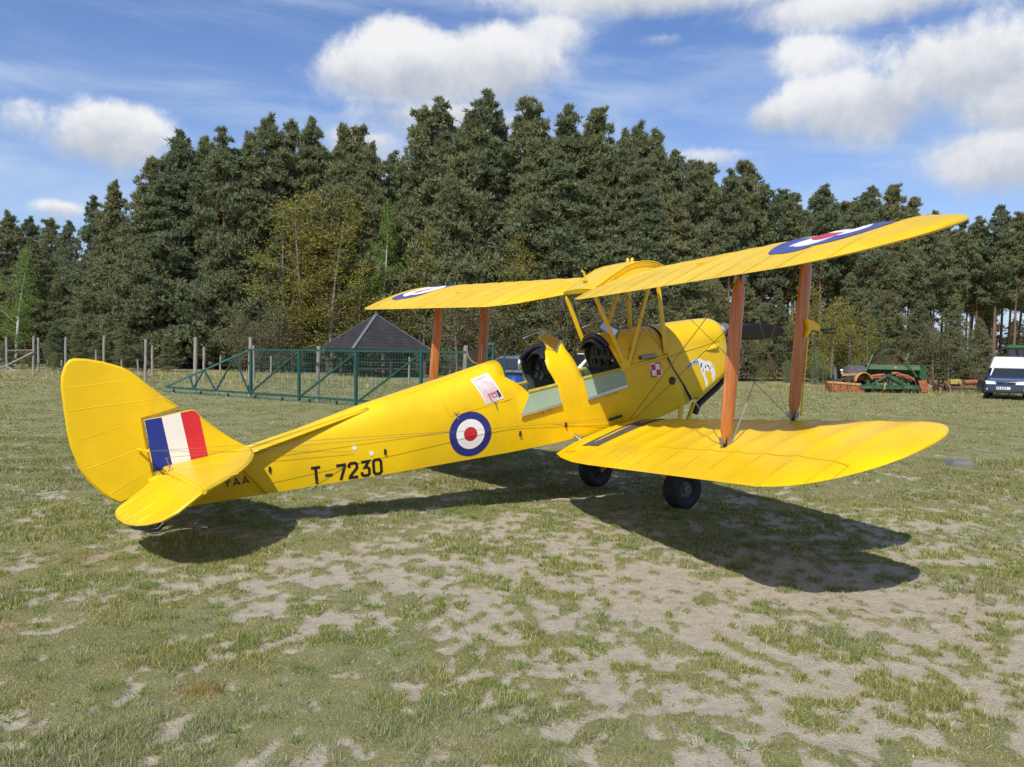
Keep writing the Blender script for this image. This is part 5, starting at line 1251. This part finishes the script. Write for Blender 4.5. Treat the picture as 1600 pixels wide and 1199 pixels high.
# ---- cantilever sliding gate
GA, GB = hit(262, 613), hit(556, 634)
GDIR = Vector((GB.x-GA.x, GB.y-GA.y, 0)).normalized(); GN = Vector((GDIR.y, -GDIR.x, 0))
def gp(u, v):
    r = ray(u, v); o = Vector((0, 0, CAM_H)); t = (GA-o).dot(GN)/r.dot(GN); return o+r*t
gate = empty('sliding_gate', tuple(GA), 0, 'long green steel cantilever sliding gate with mesh infill behind the fuselage', 'gate')
def gbar(name, a, b, w, h, m_=TEAL, off=0.0):
    mb = MB(); mb.bar(gp(*a)-GA+GN*off, gp(*b)-GA+GN*off, w, h, up=(0, 0, 1)); return mb.build(name, m_, gate)
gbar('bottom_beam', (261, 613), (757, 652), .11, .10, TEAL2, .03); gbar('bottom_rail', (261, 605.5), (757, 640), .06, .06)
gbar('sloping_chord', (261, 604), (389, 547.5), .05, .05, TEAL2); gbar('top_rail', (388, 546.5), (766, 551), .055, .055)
for (a, b) in (((392.5, 547), (392.5, 617)), ((467.8, 547), (467.8, 626)), ((556.5, 549), (556.5, 634)), ((658.5, 550), (658.5, 645)), ((754, 551), (754, 650))): gbar('upright', a, b, .07, .07, TEAL, .01)
for (a, b) in (((394, 612), (466, 551)), ((469.5, 620), (554, 554)), ((559, 628), (655, 556)), ((662, 636), (752, 558))): gbar('diagonal', a, b, .045, .045, TEAL, .02)
for (a, b) in (((297, 590), (302, 606)), ((319, 578), (302, 607)), ((319, 578), (336, 609)), ((366.5, 558), (338, 610)), ((366.5, 558), (389, 613))): gbar('lattice_bar', a, b, .04, .04)
mb = MB()
for i in range(150):
    q = i/149; a = gp(393+361*q, 549+2*q); b = Vector((a.x, a.y, gp(393+361*q, 614+32*q).z)); mb.bar(a-GA, b-GA, .006, .006, up=(1, 0, 0))
for k in range(9):
    z = k/8; a = gp(394, 550).lerp(gp(394, 612), z); b = gp(753, 553).lerp(gp(753, 642), z); mb.bar(a-GA, b-GA, .007, .007)
o = mb.build('mesh_infill', MESH, gate); o['kind'] = 'stuff'
for q in np.linspace(.03, .97, 12):
    a = gp(261+496*q, 609+37*q)-GA; mb = MB(); mb.box(a+GN*.1, (.05, .05, .08)); mb.build('bolt_bracket', M['black'], gate)
gpst = gp(763, 648); gtp = gp(763, 538.5)
gpt_ = empty('gate_post', (gpst.x, gpst.y, g1(gpst.x, gpst.y)), 0, 'green twin gate post with a cap beside the left front wing strut', 'gate post'); h = gtp.z-gpt_.location.z
for s in (-1, 1):
    mb = MB(); mb.box((s*.075, 0, h/2), (.06, .08, h)); mb.build('upright', TEAL, gpt_)
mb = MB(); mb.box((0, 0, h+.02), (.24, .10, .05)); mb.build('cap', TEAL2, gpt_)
pe = [gp(780, 550), ]
fence2 = empty('mesh_fence', (gpst.x+.3, gpst.y+.4, g1(gpst.x, gpst.y)), 0, 'green welded mesh fence panel right of the gate post', 'fence'); e0 = Vector(fence2.location)
mb = MB()
for i in range(24): mb.box((.1+i*.06, .3+i*.09, .75), (.005, .005, 1.5))
for k in range(8): mb.bar((.1, .3, .05+k*.2), (1.5, 2.4, .05+k*.2), .006, .006)
o = mb.build('mesh_infill', MESH, fence2); o['kind'] = 'stuff'
for i in (0, 1):
    mb = MB(); mb.box((.06+1.44*i, .26+2.16*i, .78), (.05, .05, 1.56)); mb.build('post', TEAL, fence2)
# ---- gazebo
ROOF = mat('bitumen_shingle', (.028, .026, .027), .8, .25, 2.0, .4, 20); FLASH = mat('zinc_flashing', (.14, .155, .175), .45, .1)
BROWN = mat('brown_stained_wood', (.085, .045, .030), .7, .25, 6); BROWND = mat('dark_stained_wood', (.022, .017, .014), .7, .25, 6)
gd = 46.0; gc = ground_at(586, gd); gaz = empty('gazebo', tuple(gc), 0, 'open wooden gazebo with a dark pyramid roof behind the gate', 'gazebo')
px_ = gd/CAM_F; apex = at_depth(585, 492, gd).z-gc.z; ev = at_depth(568, 546, 43).z-gc.z
R0 = 3.22; ang = [math.atan2(-.98, -.20)+k*math.pi/2 for k in range(4)]
cor = [Vector((R0*math.cos(a), R0*math.sin(a), ev)) for a in ang]; top = Vector((0, 0, apex))
for k in range(4):
    a, b = cor[k], cor[(k+1) % 4]; mb = MB(); n_ = 11
    for j in range(n_):                 # courses of shingles, each lapping over the one below
        p0, p1 = j/n_, (j+1)/n_; lift = Vector((0, 0, .022))
        q = [a.lerp(top, p0)+lift, b.lerp(top, p0)+lift, b.lerp(top, p1)+Vector((0, 0, .004)), a.lerp(top, p1)+Vector((0, 0, .004)), a.lerp(top, p0), b.lerp(top, p0)]
        mb.add(q, [(0, 1, 2, 3), (4, 5, 1, 0)])
    mb.build('roof_slope', ROOF, gaz)
    mb = MB(); mb.bar(a+Vector((0, 0, .03)), top+Vector((0, 0, .03)), .16 if k == 0 else .10, .03); mb.build('hip_flashing', FLASH, gaz)
    mb = MB(); mb.bar(a-Vector((0, 0, .05)), b-Vector((0, 0, .05)), .04, .10); mb.build('eave_board', BROWND, gaz)
    pa, pb = a*.86, b*.86
    for t in (0, .5):
        p = pa.lerp(pb, t); w = .17 if t == 0 else .14
        mb = MB(); mb.box((p.x, p.y, (ev-.05)/2-.05), (w, w, ev-.05)); mb.build('post', BROWN if (k+t) % 1 == 0 else BROWND, gaz)
        for s in (-1, 1):
            d = (pb-pa).normalized()*s
            mb = MB(); mb.bar(Vector((p.x, p.y, ev-.55)), Vector((p.x, p.y, ev-.10))+d*.45, .06, .07); mb.build('knee_brace', BROWND, gaz)
    if k != 3:
        for zz in (.45, .80):
            mb = MB(); mb.bar(Vector((pa.x, pa.y, zz)), Vector((pb.x, pb.y, zz)), .05, .10); mb.build('rail', BROWN, gaz)
mb = MB(); mb.lathe([(.0, .15), (.03, .12), (.05, 0), (.09, -.04)], top+Vector((0, 0, .05)), (0, 0, 1), 10); mb.build('finial', FLASH, gaz)

# ================================================================== VEHICLES
CARGLASS = mat('car_glass', (.020, .024, .028), .08, spec=.8)
CHROME = mat('headlamp_glass', (.62, .64, .64), .15, coat=.5); PLATE = mat('number_plate_white', (.75, .75, .72), .4); BUMP = mat('grey_black_plastic', (.028, .036, .050), .5)
def paintm(n, c, r=.25): return mat(n, c, r, coat=.6)
def carwheels(parent, xs_, w, r, wd=.19):
    for x in xs_:
        for s in (-1, 1):
            mb = MB(); mb.lathe([(r*.60, -wd/2), (r*.93, -wd/2), (r, -wd*.32), (r, wd*.32), (r*.93, wd/2), (r*.60, wd/2)], (x, s*(w/2-wd*.45), r), (0, s, 0), 24); wl = mb.build('wheel', M['rubber'], parent, smooth=40)
            mb = MB(); mb.lathe([(r*.61, wd*.40), (r*.55, wd*.30), (r*.2, wd*.36), (0, wd*.36)], (x, s*(w/2-wd*.45), r), (0, s, 0), 18); mb.build('rim', M['steel'], wl, smooth=40)
def section_body(mb, secs, mi=0):
    """secs: list of (x, [(y,z)...half section from bottom centre to top centre])"""
    rows = []
    for x, half in secs: rows.append([(x if not isinstance(x, tuple) else x[0], -y, z) for y, z in half]+[(x if not isinstance(x, tuple) else x[0], y, z) for y, z in half[::-1][1:-1]])
    mb.grid(rows, mi, close=True); n = len(rows[0]); b = len(mb.v)-n*len(rows)
    mb.f += [tuple(b+k for k in range(n))[::-1], tuple(b+(len(rows)-1)*n+k for k in range(n))]; mb.mi += [mi, mi]
def hs(w, zb, zt, tum=.0, rb=.06, rt=.06): return [(0, zb), (w-rb, zb), (w, zb+rb), (w-tum*.3, (zb+zt)/2), (w-tum, zt-rt), (w-tum-rt, zt), (0, zt)]
def van(loc, rz):
    t = empty('pickup_van', loc, rz, 'dark blue small van with tall white cargo top facing the camera at the right edge', 'van')
    blue = paintm('van_blue', (.012, .040, .105)); wht = paintm('van_white', (.78, .79, .80))
    mb = MB(); section_body(mb, [(2.08, hs(.70, .42, .66, .02)), (2.02, hs(.80, .36, .80, .03)), (1.85, hs(.82, .33, .86, .05)), (1.2, hs(.83, .30, .95, .06)), (.98, hs(.83, .30, 1.0, .05)), (-2.0, hs(.83, .32, .98, .05)), (-2.1, hs(.80, .36, .95, .05))]); mb.build('body', blue, t, smooth=35)
    mb = MB(); section_body(mb, [(1.02, hs(.78, .97, 1.0, .02, .01, .01)), (.72, hs(.76, .97, 1.20, .05)), (.35, hs(.74, .97, 1.42, .10)), (.1, hs(.74, .97, 1.44, .10)), (-.05, hs(.74, .97, 1.42, .1))]); mb.build('cab', blue, t, smooth=35)
    mb = MB(); mb.add([(1.005, -.69, 1.02), (1.005, .69, 1.02), (.425, .60, 1.405), (.425, -.60, 1.405)], [(0, 1, 2, 3)]); o = mb.build('windscreen', CARGLASS, t); md = o.modifiers.new('t', 'SOLIDIFY'); md.thickness = .05; md.offset = 1
    mb = MB(); mb.add([(.985, -.655, 1.055), (.985, -.62, 1.055), (.50, -.53, 1.37), (.50, -.60, 1.37)], [(0, 1, 2, 3)]); o = mb.build('screen_card', PLATE, t); md = o.modifiers.new('t', 'SOLIDIFY'); md.thickness = .056; md.offset = 1
    for s in (-1, 1):
        mb = MB(); mb.add([(.80, s*.775, 1.02), (.42, s*.72, 1.36), (.02, s*.72, 1.37), (.0, s*.775, 1.02)], [(0, 1, 2, 3)]); o = mb.build('side_window', CARGLASS, t); md = o.modifiers.new('t', 'SOLIDIFY'); md.thickness = .02; md.offset = 0
        mb = MB(); mb.box((.80, s*.90, 1.03), (.10, .17, .11)); mb.build('mirror', BUMP, t)
        mb = MB(); mb.add([(2.065, s*.36, .665), (2.055, s*.74, .665), (1.98, s*.77, .815), (2.02, s*.40, .79)], [(0, 1, 2, 3)]); o = mb.build('headlight', CHROME, t); md = o.modifiers.new('t', 'SOLIDIFY'); md.thickness = .05; md.offset = 1
        mb = MB(); mb.box((2.12, s*.62, .47), (.03, .20, .07)); mb.build('fog_lamp', CHROME, t)
    mb = MB(); section_body(mb, [(.46, hs(.70, 1.385, 1.44, .02, .02, .02)), (-.10, hs(.82, 1.0, 1.86, .20)), (-.25, hs(.82, .96, 1.90, .20)), (-2.05, hs(.82, .96, 1.90, .2))]); mb.build('cargo_top', wht, t, smooth=35)
    mb = MB(); section_body(mb, [(2.14, hs(.66, .36, .60, .02)), (2.10, hs(.80, .32, .63, .02)), (1.90, hs(.84, .32, .62, .02))]); mb.build('bumper', BUMP, t, smooth=35)
    for y in (-.20, .20): mb = MB(); mb.box((2.06, y, .735), (.05, .25, .085)); mb.build('grille', M['black'], t)
    mb = MB(); mb.box((2.05, 0, .735), (.06, .12, .11)); mb.build('grille_bar', blue, t)
    mb = MB(); mb.box((2.155, -.08, .52), (.02, .52, .115)); pl = mb.build('number_plate', PLATE, t)
    mb = MB()
    for k, x in enumerate((-.21, -.15, -.07, -.01, .05, .11)): mb.box((2.168, -.08+x, .52), (.004, .035 if k % 2 else .03, .07))
    mb.build('plate_marks', BUMP, pl)
    carwheels(t, (1.35, -1.35), 1.62, .29); return t
vl = ground_at(1575, 36.4); van((vl.x+1.1, 36.4+1.9, vl.z-.02), rad(-122))
def car(loc, rz, col, label, name='parked_car', tall=1.0):
    t = empty(name, loc, rz, label, 'car'); p = paintm(name+'_paint', col)
    mb = MB(); section_body(mb, [(2.02, hs(.66, .36, .64, .02)), (1.92, hs(.80, .28, .74, .04)), (1.0, hs(.84, .25, .92, .07)), (-1.7, hs(.84, .25, .94, .07)), (-1.95, hs(.78, .32, .88, .05))]); mb.build('body', p, t, smooth=35)
    zt = 1.42*tall
    mb = MB(); section_body(mb, [(1.0, hs(.76, .88, .93, .02, .01, .01)), (.30, hs(.75, .88, zt-.04, .14)), (-.4, hs(.75, .88, zt, .14)), (-1.4, hs(.75, .88, zt-.04, .14)), (-1.85, hs(.72, .88, .95, .02, .01, .01))]); mb.build('roof', p, t, smooth=35)
    for s in (-1, 1):
        for (a, b, c, d) in ((.82, .34, -.32, -.32), (-.40, -.40, -1.0, -1.08), (-1.15, -1.08, -1.35, -1.68)):
            mb = MB(); mb.add([(a, s*.752, .96), (b, s*.665, zt-.12), (c, s*.665, zt-.12), (d, s*.752, .96)], [(0, 1, 2, 3)]); o = mb.build('window', CARGLASS, t); md = o.modifiers.new('t', 'SOLIDIFY'); md.thickness = .05; md.offset = 0
        mb = MB(); mb.box((1.98, s*.58, .64), (.06, .28, .12)); mb.build('headlight', CHROME, t)
        mb = MB(); mb.box((.72, s*.88, .97), (.08, .14, .10)); mb.build('mirror', BUMP, t)
    for (x0, x1, z0, z1) in ((.96, .36, .96, zt-.10), (-1.80, -1.44, .97, zt-.10)):
        mb = MB(); mb.add([(x0, -.68, z0), (x0, .68, z0), (x1, .58, z1), (x1, -.58, z1)], [(0, 1, 2, 3)]); o = mb.build('windscreen', CARGLASS, t); md = o.modifiers.new('t', 'SOLIDIFY'); md.thickness = .05; md.offset = 0
    mb = MB(); mb.box((2.0, 0, .42), (.10, 1.5, .20)); mb.build('bumper', BUMP, t)
    carwheels(t, (1.25, -1.25), 1.66, .30); return t
c1 = ground_at(915, 31.0); car((c1.x+.2, 31, c1.z), rad(200), (.72, .72, .62), 'pale cream car seen through the gap in front of the front cockpit', tall=1.12)
c2 = ground_at(806, 30.0); car((c2.x-.2, 30.5, c2.z), rad(175), (.11, .12, .14), 'dark grey car seen over the left side of the rear cockpit')
bp_ = ground_at(804, 27.0); brl = empty('barrel', (bp_.x, 27.0, bp_.z), 0, 'blue plastic barrel in front of the dark grey car', 'barrel')
BLUEP = mat('blue_plastic', (.01, .06, .32), .35); mb = MB(); mb.lathe([(0, 0), (.26, 0), (.29, .04), (.29, .28), (.305, .30), (.29, .32), (.29, .58), (.305, .60), (.29, .62), (.28, .86), (.24, .90), (.0, .89)], (0, 0, .0), (0, 0, 1), 28); mb.build('drum', BLUEP, brl, smooth=40)
mb = MB(); mb.lathe([(.285, .82), (.30, .84), (.30, .88), (.27, .90), (.24, .905)], (0, 0, 0), (0, 0, 1), 28); mb.build('rim_ring', M['black'], brl, smooth=40)
# ---- tractor behind the van
tl = ground_at(1592, 46.0); tr = empty('tractor', (tl.x+.5, 46.5, tl.z), rad(-116), 'green tractor whose dark glazed cab rises behind the white van top', 'tractor')
TG = paintm('tractor_green', (.02, .13, .035), .35); zc_ = at_depth(1590, 560, 46).z-tl.z; zt_ = at_depth(1590, 539, 46).z-tl.z
mb = MB(); section_body(mb, [(.72, hs(.84, zt_-.16, zt_-.03, .02, .03, .03)), (.55, hs(.92, zt_-.20, zt_, .03)), (-.85, hs(.92, zt_-.20, zt_, .03)), (-.95, hs(.86, zt_-.18, zt_-.03, .03, .03, .03))]); mb.build('cab_roof', TG, tr, smooth=35)
mb = MB(); section_body(mb, [(.60, hs(.78, zc_-.75, zt_-.19, .03, .02, .02)), (-.80, hs(.78, zc_-.75, zt_-.19, .03, .02, .02))]); mb.build('cab_glass', CARGLASS, tr)
for y in (-.80, -.02, .80):
    mb = MB(); mb.bar((.63, y, zc_-.75), (.63, y*.97, zt_-.18), .06, .06, up=(1, 0, 0)); mb.build('cab_pillar', M['black'], tr)
mb = MB(); mb.path([(.66, -.40, zt_-.22), (.68, -.30, zt_-.55)], .05, 8); mb.build('mirror', M['black'], tr)
mb = MB(); section_body(mb, [(2.5, hs(.30, .75, 1.35, .03)), (2.3, hs(.38, .7, 1.5, .05)), (.65, hs(.42, .7, 1.62, .06))]); mb.build('bonnet', TG, tr, smooth=35)
for (x, r, w) in ((-.35, .80, 1.9), (1.9, .55, 1.7)): carwheels(tr, (x,), w, r, .42 if r > .7 else .32)
# ================================================================== FARM MACHINES
DG = mat('machine_green', (.028, .080, .030), .5, .3, 4, col2=(.10, .12, .06), c2f=(.55, .7)); DGL = mat('lighter_machine_green', (.11, .18, .09), .45, .15, 4)  # DGL: lighter green for lid, hopper front, stripes and poles
RUST = mat('rust', (.24, .085, .032), .85, .35, 6, .4, 30, col2=(.38, .16, .06), c2f=(.45, .6), c2scale=5); ORANGE = mat('worn_orange_paint', (.40, .125, .045), .6, .25, 5, col2=(.20, .08, .04), c2f=(.5, .65), c2scale=6)
BEIGE = mat('faded_ochre_paint', (.48, .29, .10), .6, .2, 5, col2=(.33, .15, .06), c2f=(.52, .68), c2scale=4); GREYP = mat('grey_tarp', (.115, .105, .115), .6, .15, 5); DRUST = mat('dark_rust', (.055, .040, .034), .85, .3, 6)
OCHRE = mat('faded_yellow_paint', (.45, .34, .08), .6, .2, 5)
md_ = 42.0
def rig(name, u0, d, label, cat):
    p = ground_at(u0, d); e = empty(name, tuple(p), 0, label, cat)
    def L(u, v, dy=0.0): q = at_depth(u, v, d+dy); return Vector((q.x-p.x, dy, q.z-p.z))
    return e, L
def pbar(e, name, a, b, w, h, m_): mb = MB(); mb.bar(a, b, w, h, up=(0, .3, 1)); return mb.build(name, m_, e)
sd, L = rig('seed_drill', 1392, md_, 'green seed drill with long hopper and orange arms standing by the wood', 'seed drill')
a, b = L(1350, 571), L(1436, 571.5); hopper = MB(); rows = []
for x in (a.x, b.x): rows.append([(x, .35, a.z-.02), (x, -.40, a.z), (x, -.42, a.z-.20), (x, -.05, a.z-.52), (x, .25, a.z-.52)])
hopper.grid(rows, 0, close=True); hopper.f += [tuple(range(5)), tuple(range(5, 10))[::-1]]; hopper.mi += [0, 0]; hopper.build('hopper', DG, sd)
mb = MB(); mb.box(((a.x+b.x)/2, -.02, a.z+.03), (b.x-a.x+.06, .86, .05)); mb.build('hopper_lid', DGL, sd)
mb = MB(); mb.box(((a.x+b.x)/2, -.43, a.z-.09), (b.x-a.x, .03, .17)); mb.build('hopper_front', DGL, sd)
mb = MB(); mb.box(((a.x+b.x)/2, -.455, a.z-.08), (.12, .01, .09)); mb.build('badge', OCHRE, sd)
mb = MB(); mb.plate([L(1434, 570, -.2), L(1441, 573, -.2), L(1445, 590, -.2), L(1438, 596, -.2), L(1433, 590, -.2)], (0, 1, 0), .5); mb.build('side_plate', DG, sd)
fa, fb = L(1343, 604.5, -1.3), L(1436, 605.5, -1.3); mb = MB(); mb.bar(fa, fb, .2, .20); mb.build('front_beam', DG, sd)
for (u0, u1) in ((1346, 1363), (1413, 1426)): mb = MB(); mb.bar(L(u0, 605, -1.405), L(u1, 605.3, -1.405), .004, .05); mb.build('beam_stripe', DGL, sd)
ap = L(1386, 587, -1.1)
mb = MB(); mb.path([ap, L(1413, 602, -1.2)], .12, 10); mb.build('draw_tube', DG, sd, smooth=50)
mb = MB(); mb.path([ap, L(1366, 600, -1.2)], .06, 8); mb.build('draw_tube', DG, sd, smooth=50)
for (u, v) in ((1356, 594), (1391, 598)):
    mb = MB(); mb.plate([L(u-4, 602, -1.25), L(u+4, 602, -1.25), L(u+1.5, v, -1.25), L(u-1.5, v, -1.25)], (0, 1, 0), .10); mb.build('hitch_plate', DG, sd)
mb = MB(); mb.path([L(1383, 598, -1.42), L(1382, 609, -1.42)], .035, 8); mb.build('parking_stand', OCHRE, sd)
for (p0, p1, r) in (((1352, 592), (1382, 586), .07), ((1355, 594), (1380, 590), .05), ((1393, 584), (1410, 587), .07), ((1408, 586), (1428, 594), .07), ((1400, 587), (1420, 592), .05)):
    mb = MB(); mb.path([L(*p0, -.7), (L(*p0, -.7)+L(*p1, -.7))/2+Vector((0, 0, .06)), L(*p1, -.7)], r, 7); mb.build('marker_arm', ORANGE, sd, smooth=50)
mb = MB(); mb.plate([L(1434, 595, -.9), L(1446, 594, -.9), L(1450, 603, -.9), L(1448, 612, -.9), L(1440, 613, -.9), L(1437, 604, -.9)], (0, 1, 0), .12); mb.build('marker_disc_arm', ORANGE, sd)
for (p0, p1) in (((1364, 554), (1353, 580)), ((1411, 556.5), (1432, 589)), ((1420, 552), (1416, 564))):
    pbar(sd, 'marker_pole', L(*p0, -.6), L(*p1, -.6), .055, .05, DGL)
for k in range(15):
    c = L(1345+6.3*k, 611.5, -.95+.25*(k % 2)); c.z = .19; mb = MB(); mb.lathe([(0, -.015), (.19, -.004), (.19, .004), (0, .015)], c, (1, .25, 0), 14); mb.build('coulter_disc', DRUST, sd)
    mb = MB(); mb.path([c+Vector((0, .05, .02)), c+Vector((.02, .30, .42)), Vector((c.x, -.1, a.z-.5))], .025, 5); mb.build('coulter_arm', DRUST, sd)
for k in range(12):
    x = a.x+.15+k*(b.x-a.x-.3)/11; mb = MB(); mb.path([(x, -.15, a.z-.5), (x+.03*(-1)**k, -.35, a.z-.72), (x, -.55, .35)], .022, 6); mb.build('seed_tube', M['black'], sd)
for s in (a.x+.05, b.x-.02):
    mb = MB(); mb.lathe([(.16, -.08), (.34, -.09), (.36, -.05), (.36, .05), (.34, .09), (.16, .08)], (s, .35, .36), (1, 0, 0), 22); mb.build('wheel', M['rubber'], sd, smooth=40)
rs, L = rig('rusty_machine', 1320, 41.6, 'rusty orange farm machine with grey hood left of the green seed drill', 'farm machine')
mb = MB(); q = [L(1294, 597, -.5), L(1344, 601, -.5), L(1344, 613, -.5), L(1294, 611.5, -.5)]
mb.plate(q, (0, 1, 0), .9); mb.build('trough', RUST, rs)
mb = MB(); mb.bar(L(1293, 597, -.96), L(1345, 601, -.96), .05, .10); mb.build('trough_rim', BEIGE, rs)
for k in range(9):
    u = 1297+5.6*k; mb = MB(); mb.bar(L(u, 598.5+.35*k*.2, -.965), L(u, 610.5, -.965), .05, .035, up=(1, 0, 0)); mb.build('trough_rib', RUST, rs)
mb = MB(); mb.plate([L(1317, 585, .3), L(1323, 572, .3), L(1347, 571, .3), L(1350, 583, .3), L(1345, 586, .3)], (0, 1, 0), .9, .05); mb.build('hood', GREYP, rs)
mb = MB(); mb.bar(L(1316, 586, -.2), L(1348, 584.5, -.2), .05, .10); mb.build('hood_lip', BEIGE, rs)
arc = [Vector((0, 0, 0))]; cc = L(1341, 597, 0); mb = MB(); rows = []
for yy in (-.75, -.25):
    rows.append([(cc.x+.42*math.cos(rad(t)), yy, cc.z+.48*math.sin(rad(t))) for t in range(15, 186, 15)])
mb.grid(rows); o = mb.build('mudguard', BEIGE, rs, smooth=50); md = o.modifiers.new('t', 'SOLIDIFY'); md.thickness = .03
mb = MB(); mb.plate([(cc.x+.42*math.cos(rad(t)), -.26, cc.z+.48*math.sin(rad(t))) for t in range(15, 186, 15)], (0, 1, 0), .02); mb.build('mudguard_cheek', RUST, rs)
for (p0, p1, r) in (((1313, 595), (1328, 588), .05), ((1320, 596), (1336, 590), .06), ((1308, 592), (1316, 600), .06), ((1326, 598), (1332, 590), .09)):
    mb = MB(); mb.path([L(*p0, -.3), L(*p1, -.35)], r, 8); mb.build('mechanism', DRUST, rs, smooth=50)
pbar(rs, 'upright_post', L(1304, 574, -.2), L(1307, 600, -.2), .14, .10, GREYP)
mb = MB(); mb.lathe([(0, -.07), (.06, -.05), (.08, 0), (.06, .05), (0, .07)], L(1315, 579, 0), (0, 0, 1), 14); mb.path([L(1315, 581, 0), L(1317, 588, 0)], .04, 6); mb.build('lamp', M['skin'], rs, smooth=60)
mb = MB(); mb.path([L(1347, 563, .3), L(1346, 575, .3)], .04, 6); mb.lathe([(0, .06), (.12, 0), (0, -.02)], L(1344.5, 563, .3), (0, 0, 1), 10); mb.build('exhaust_stack', DRUST, rs, smooth=50)
for x in (-.55, .55):
    mb = MB(); mb.lathe([(.14, -.09), (.31, -.09), (.33, -.05), (.33, .05), (.31, .09), (.14, .09)], (x, .25, .33), (1, 0, 0), 22); mb.build('wheel', M['rubber'], rs, smooth=40)
hw_, L = rig('harrow', 1490, 43.0, 'low rusty harrow with a yellow box between the seed drill and the van', 'harrow')
mb = MB(); mb.bar(L(1480, 602, 0), L(1537, 603, 0), .12, .12); mb.build('frame_beam', RUST, hw_)
mb = MB(); mb.bar(L(1478, 607, -.6), L(1530, 608, -.6), .10, .10); mb.build('frame_beam', DRUST, hw_)
mb = MB(); c = L(1491, 596.5, 0); mb.box(c, (.52, .35, .24)); mb.build('tool_box', OCHRE, hw_)
mb = MB(); mb.path([L(1506, 598, 0), L(1526, 597.5, 0)], .13, 12); mb.build('roller', RUST, hw_, smooth=50)
mb = MB(); mb.lathe([(.0, -.06), (.12, -.08), (.30, -.09), (.34, -.05), (.34, .05), (.30, .09), (.12, .08), (0, .06)], Vector((L(1527, 604, 0).x, -.5, .34)), (1, .35, 0), 22); mb.build('wheel', M['rubber'], hw_, smooth=40)
random.seed(3)
for k in range(16):
    u = 1459+5*k; x = L(u, 600, 0).x; mb = MB(); mb.path([(x, -.3+random.uniform(-.3, .3), .45+random.uniform(-.15, .1)), (x+random.uniform(-.1, .1), -.5, .25), (x+random.uniform(-.15, .15), -.7, .02)], .02, 5); mb.build('tine', DRUST, hw_)
sp_, L = rig('scrap_plough', 1462, 42.6, 'small heap of a dark rusted plough beside the drill right end', 'plough')
for k in range(7):
    p0 = L(1453+4*k, 601+random.uniform(-4, 3), random.uniform(-.4, .4)); p1 = L(1460+4*k+random.uniform(-4, 4), 611, random.uniform(-.6, .2)); p1.z = max(.03, p1.z); mb = MB(); mb.path([p0, (p0+p1)/2+Vector((0, 0, .1)), p1], .045, 6); mb.build('plough_bar', DRUST if k % 2 else RUST, sp_, smooth=50)
for k in range(3):
    c = L(1462+8*k, 608, -.4); c.z = .2; mb = MB(); mb.lathe([(0, -.03), (.20, 0), (0, .03)], c, (1, .5, .1), 14); mb.build('plough_disc', DRUST, sp_)
pbar(sp_, 'upright_bar', L(1441, 566, .3), L(1442, 590, .3), .05, .05, DRUST) if False else None
# ---- small things on the grass
p = hit(1502, 727); t = empty('runway_marker', tuple(p), rad(8), 'small flat grey marker box lying in the grass at the right', 'marker')
mb = MB(); mb.add([(-.20, -.09, 0), (.20, -.09, 0), (.20, .16, 0), (-.20, .16, 0), (-.16, -.02, .075), (.15, -.02, .075), (.15, .10, .075), (-.16, .10, .075)], [(0, 1, 5, 4), (1, 2, 6, 5), (2, 3, 7, 6), (3, 0, 4, 7), (4, 5, 6, 7), (0, 3, 2, 1)]); mb.build('housing', M['steel'], t)
mb = MB(); mb.add([(-.155, -.072, .022), (.155, -.072, .022), (.135, -.028, .072), (-.14, -.028, .072)], [(0, 1, 2, 3)]); o = mb.build('dark_face', M['grey'], t); o.modifiers.new('t', 'SOLIDIFY').thickness = .006
p = hit(890, 785); tw = MB(); tw.path([(-.20, .0, .02), (-.10, .02, .03), (.0, .01, .03), (.08, .03, .025), (.17, .05, .03)], [.006, .009, .009, .007, .004], 6); tw.path([(.0, .01, .03), (.03, -.02, .07)], .004, 5)
o = tw.build('twig', mat('pale_dry_wood', (.42, .36, .28), .8), None, smooth=60); o.location = p; tag(o, 'pale dry twig lying on the shadowed ground left of the wheels', 'twig')
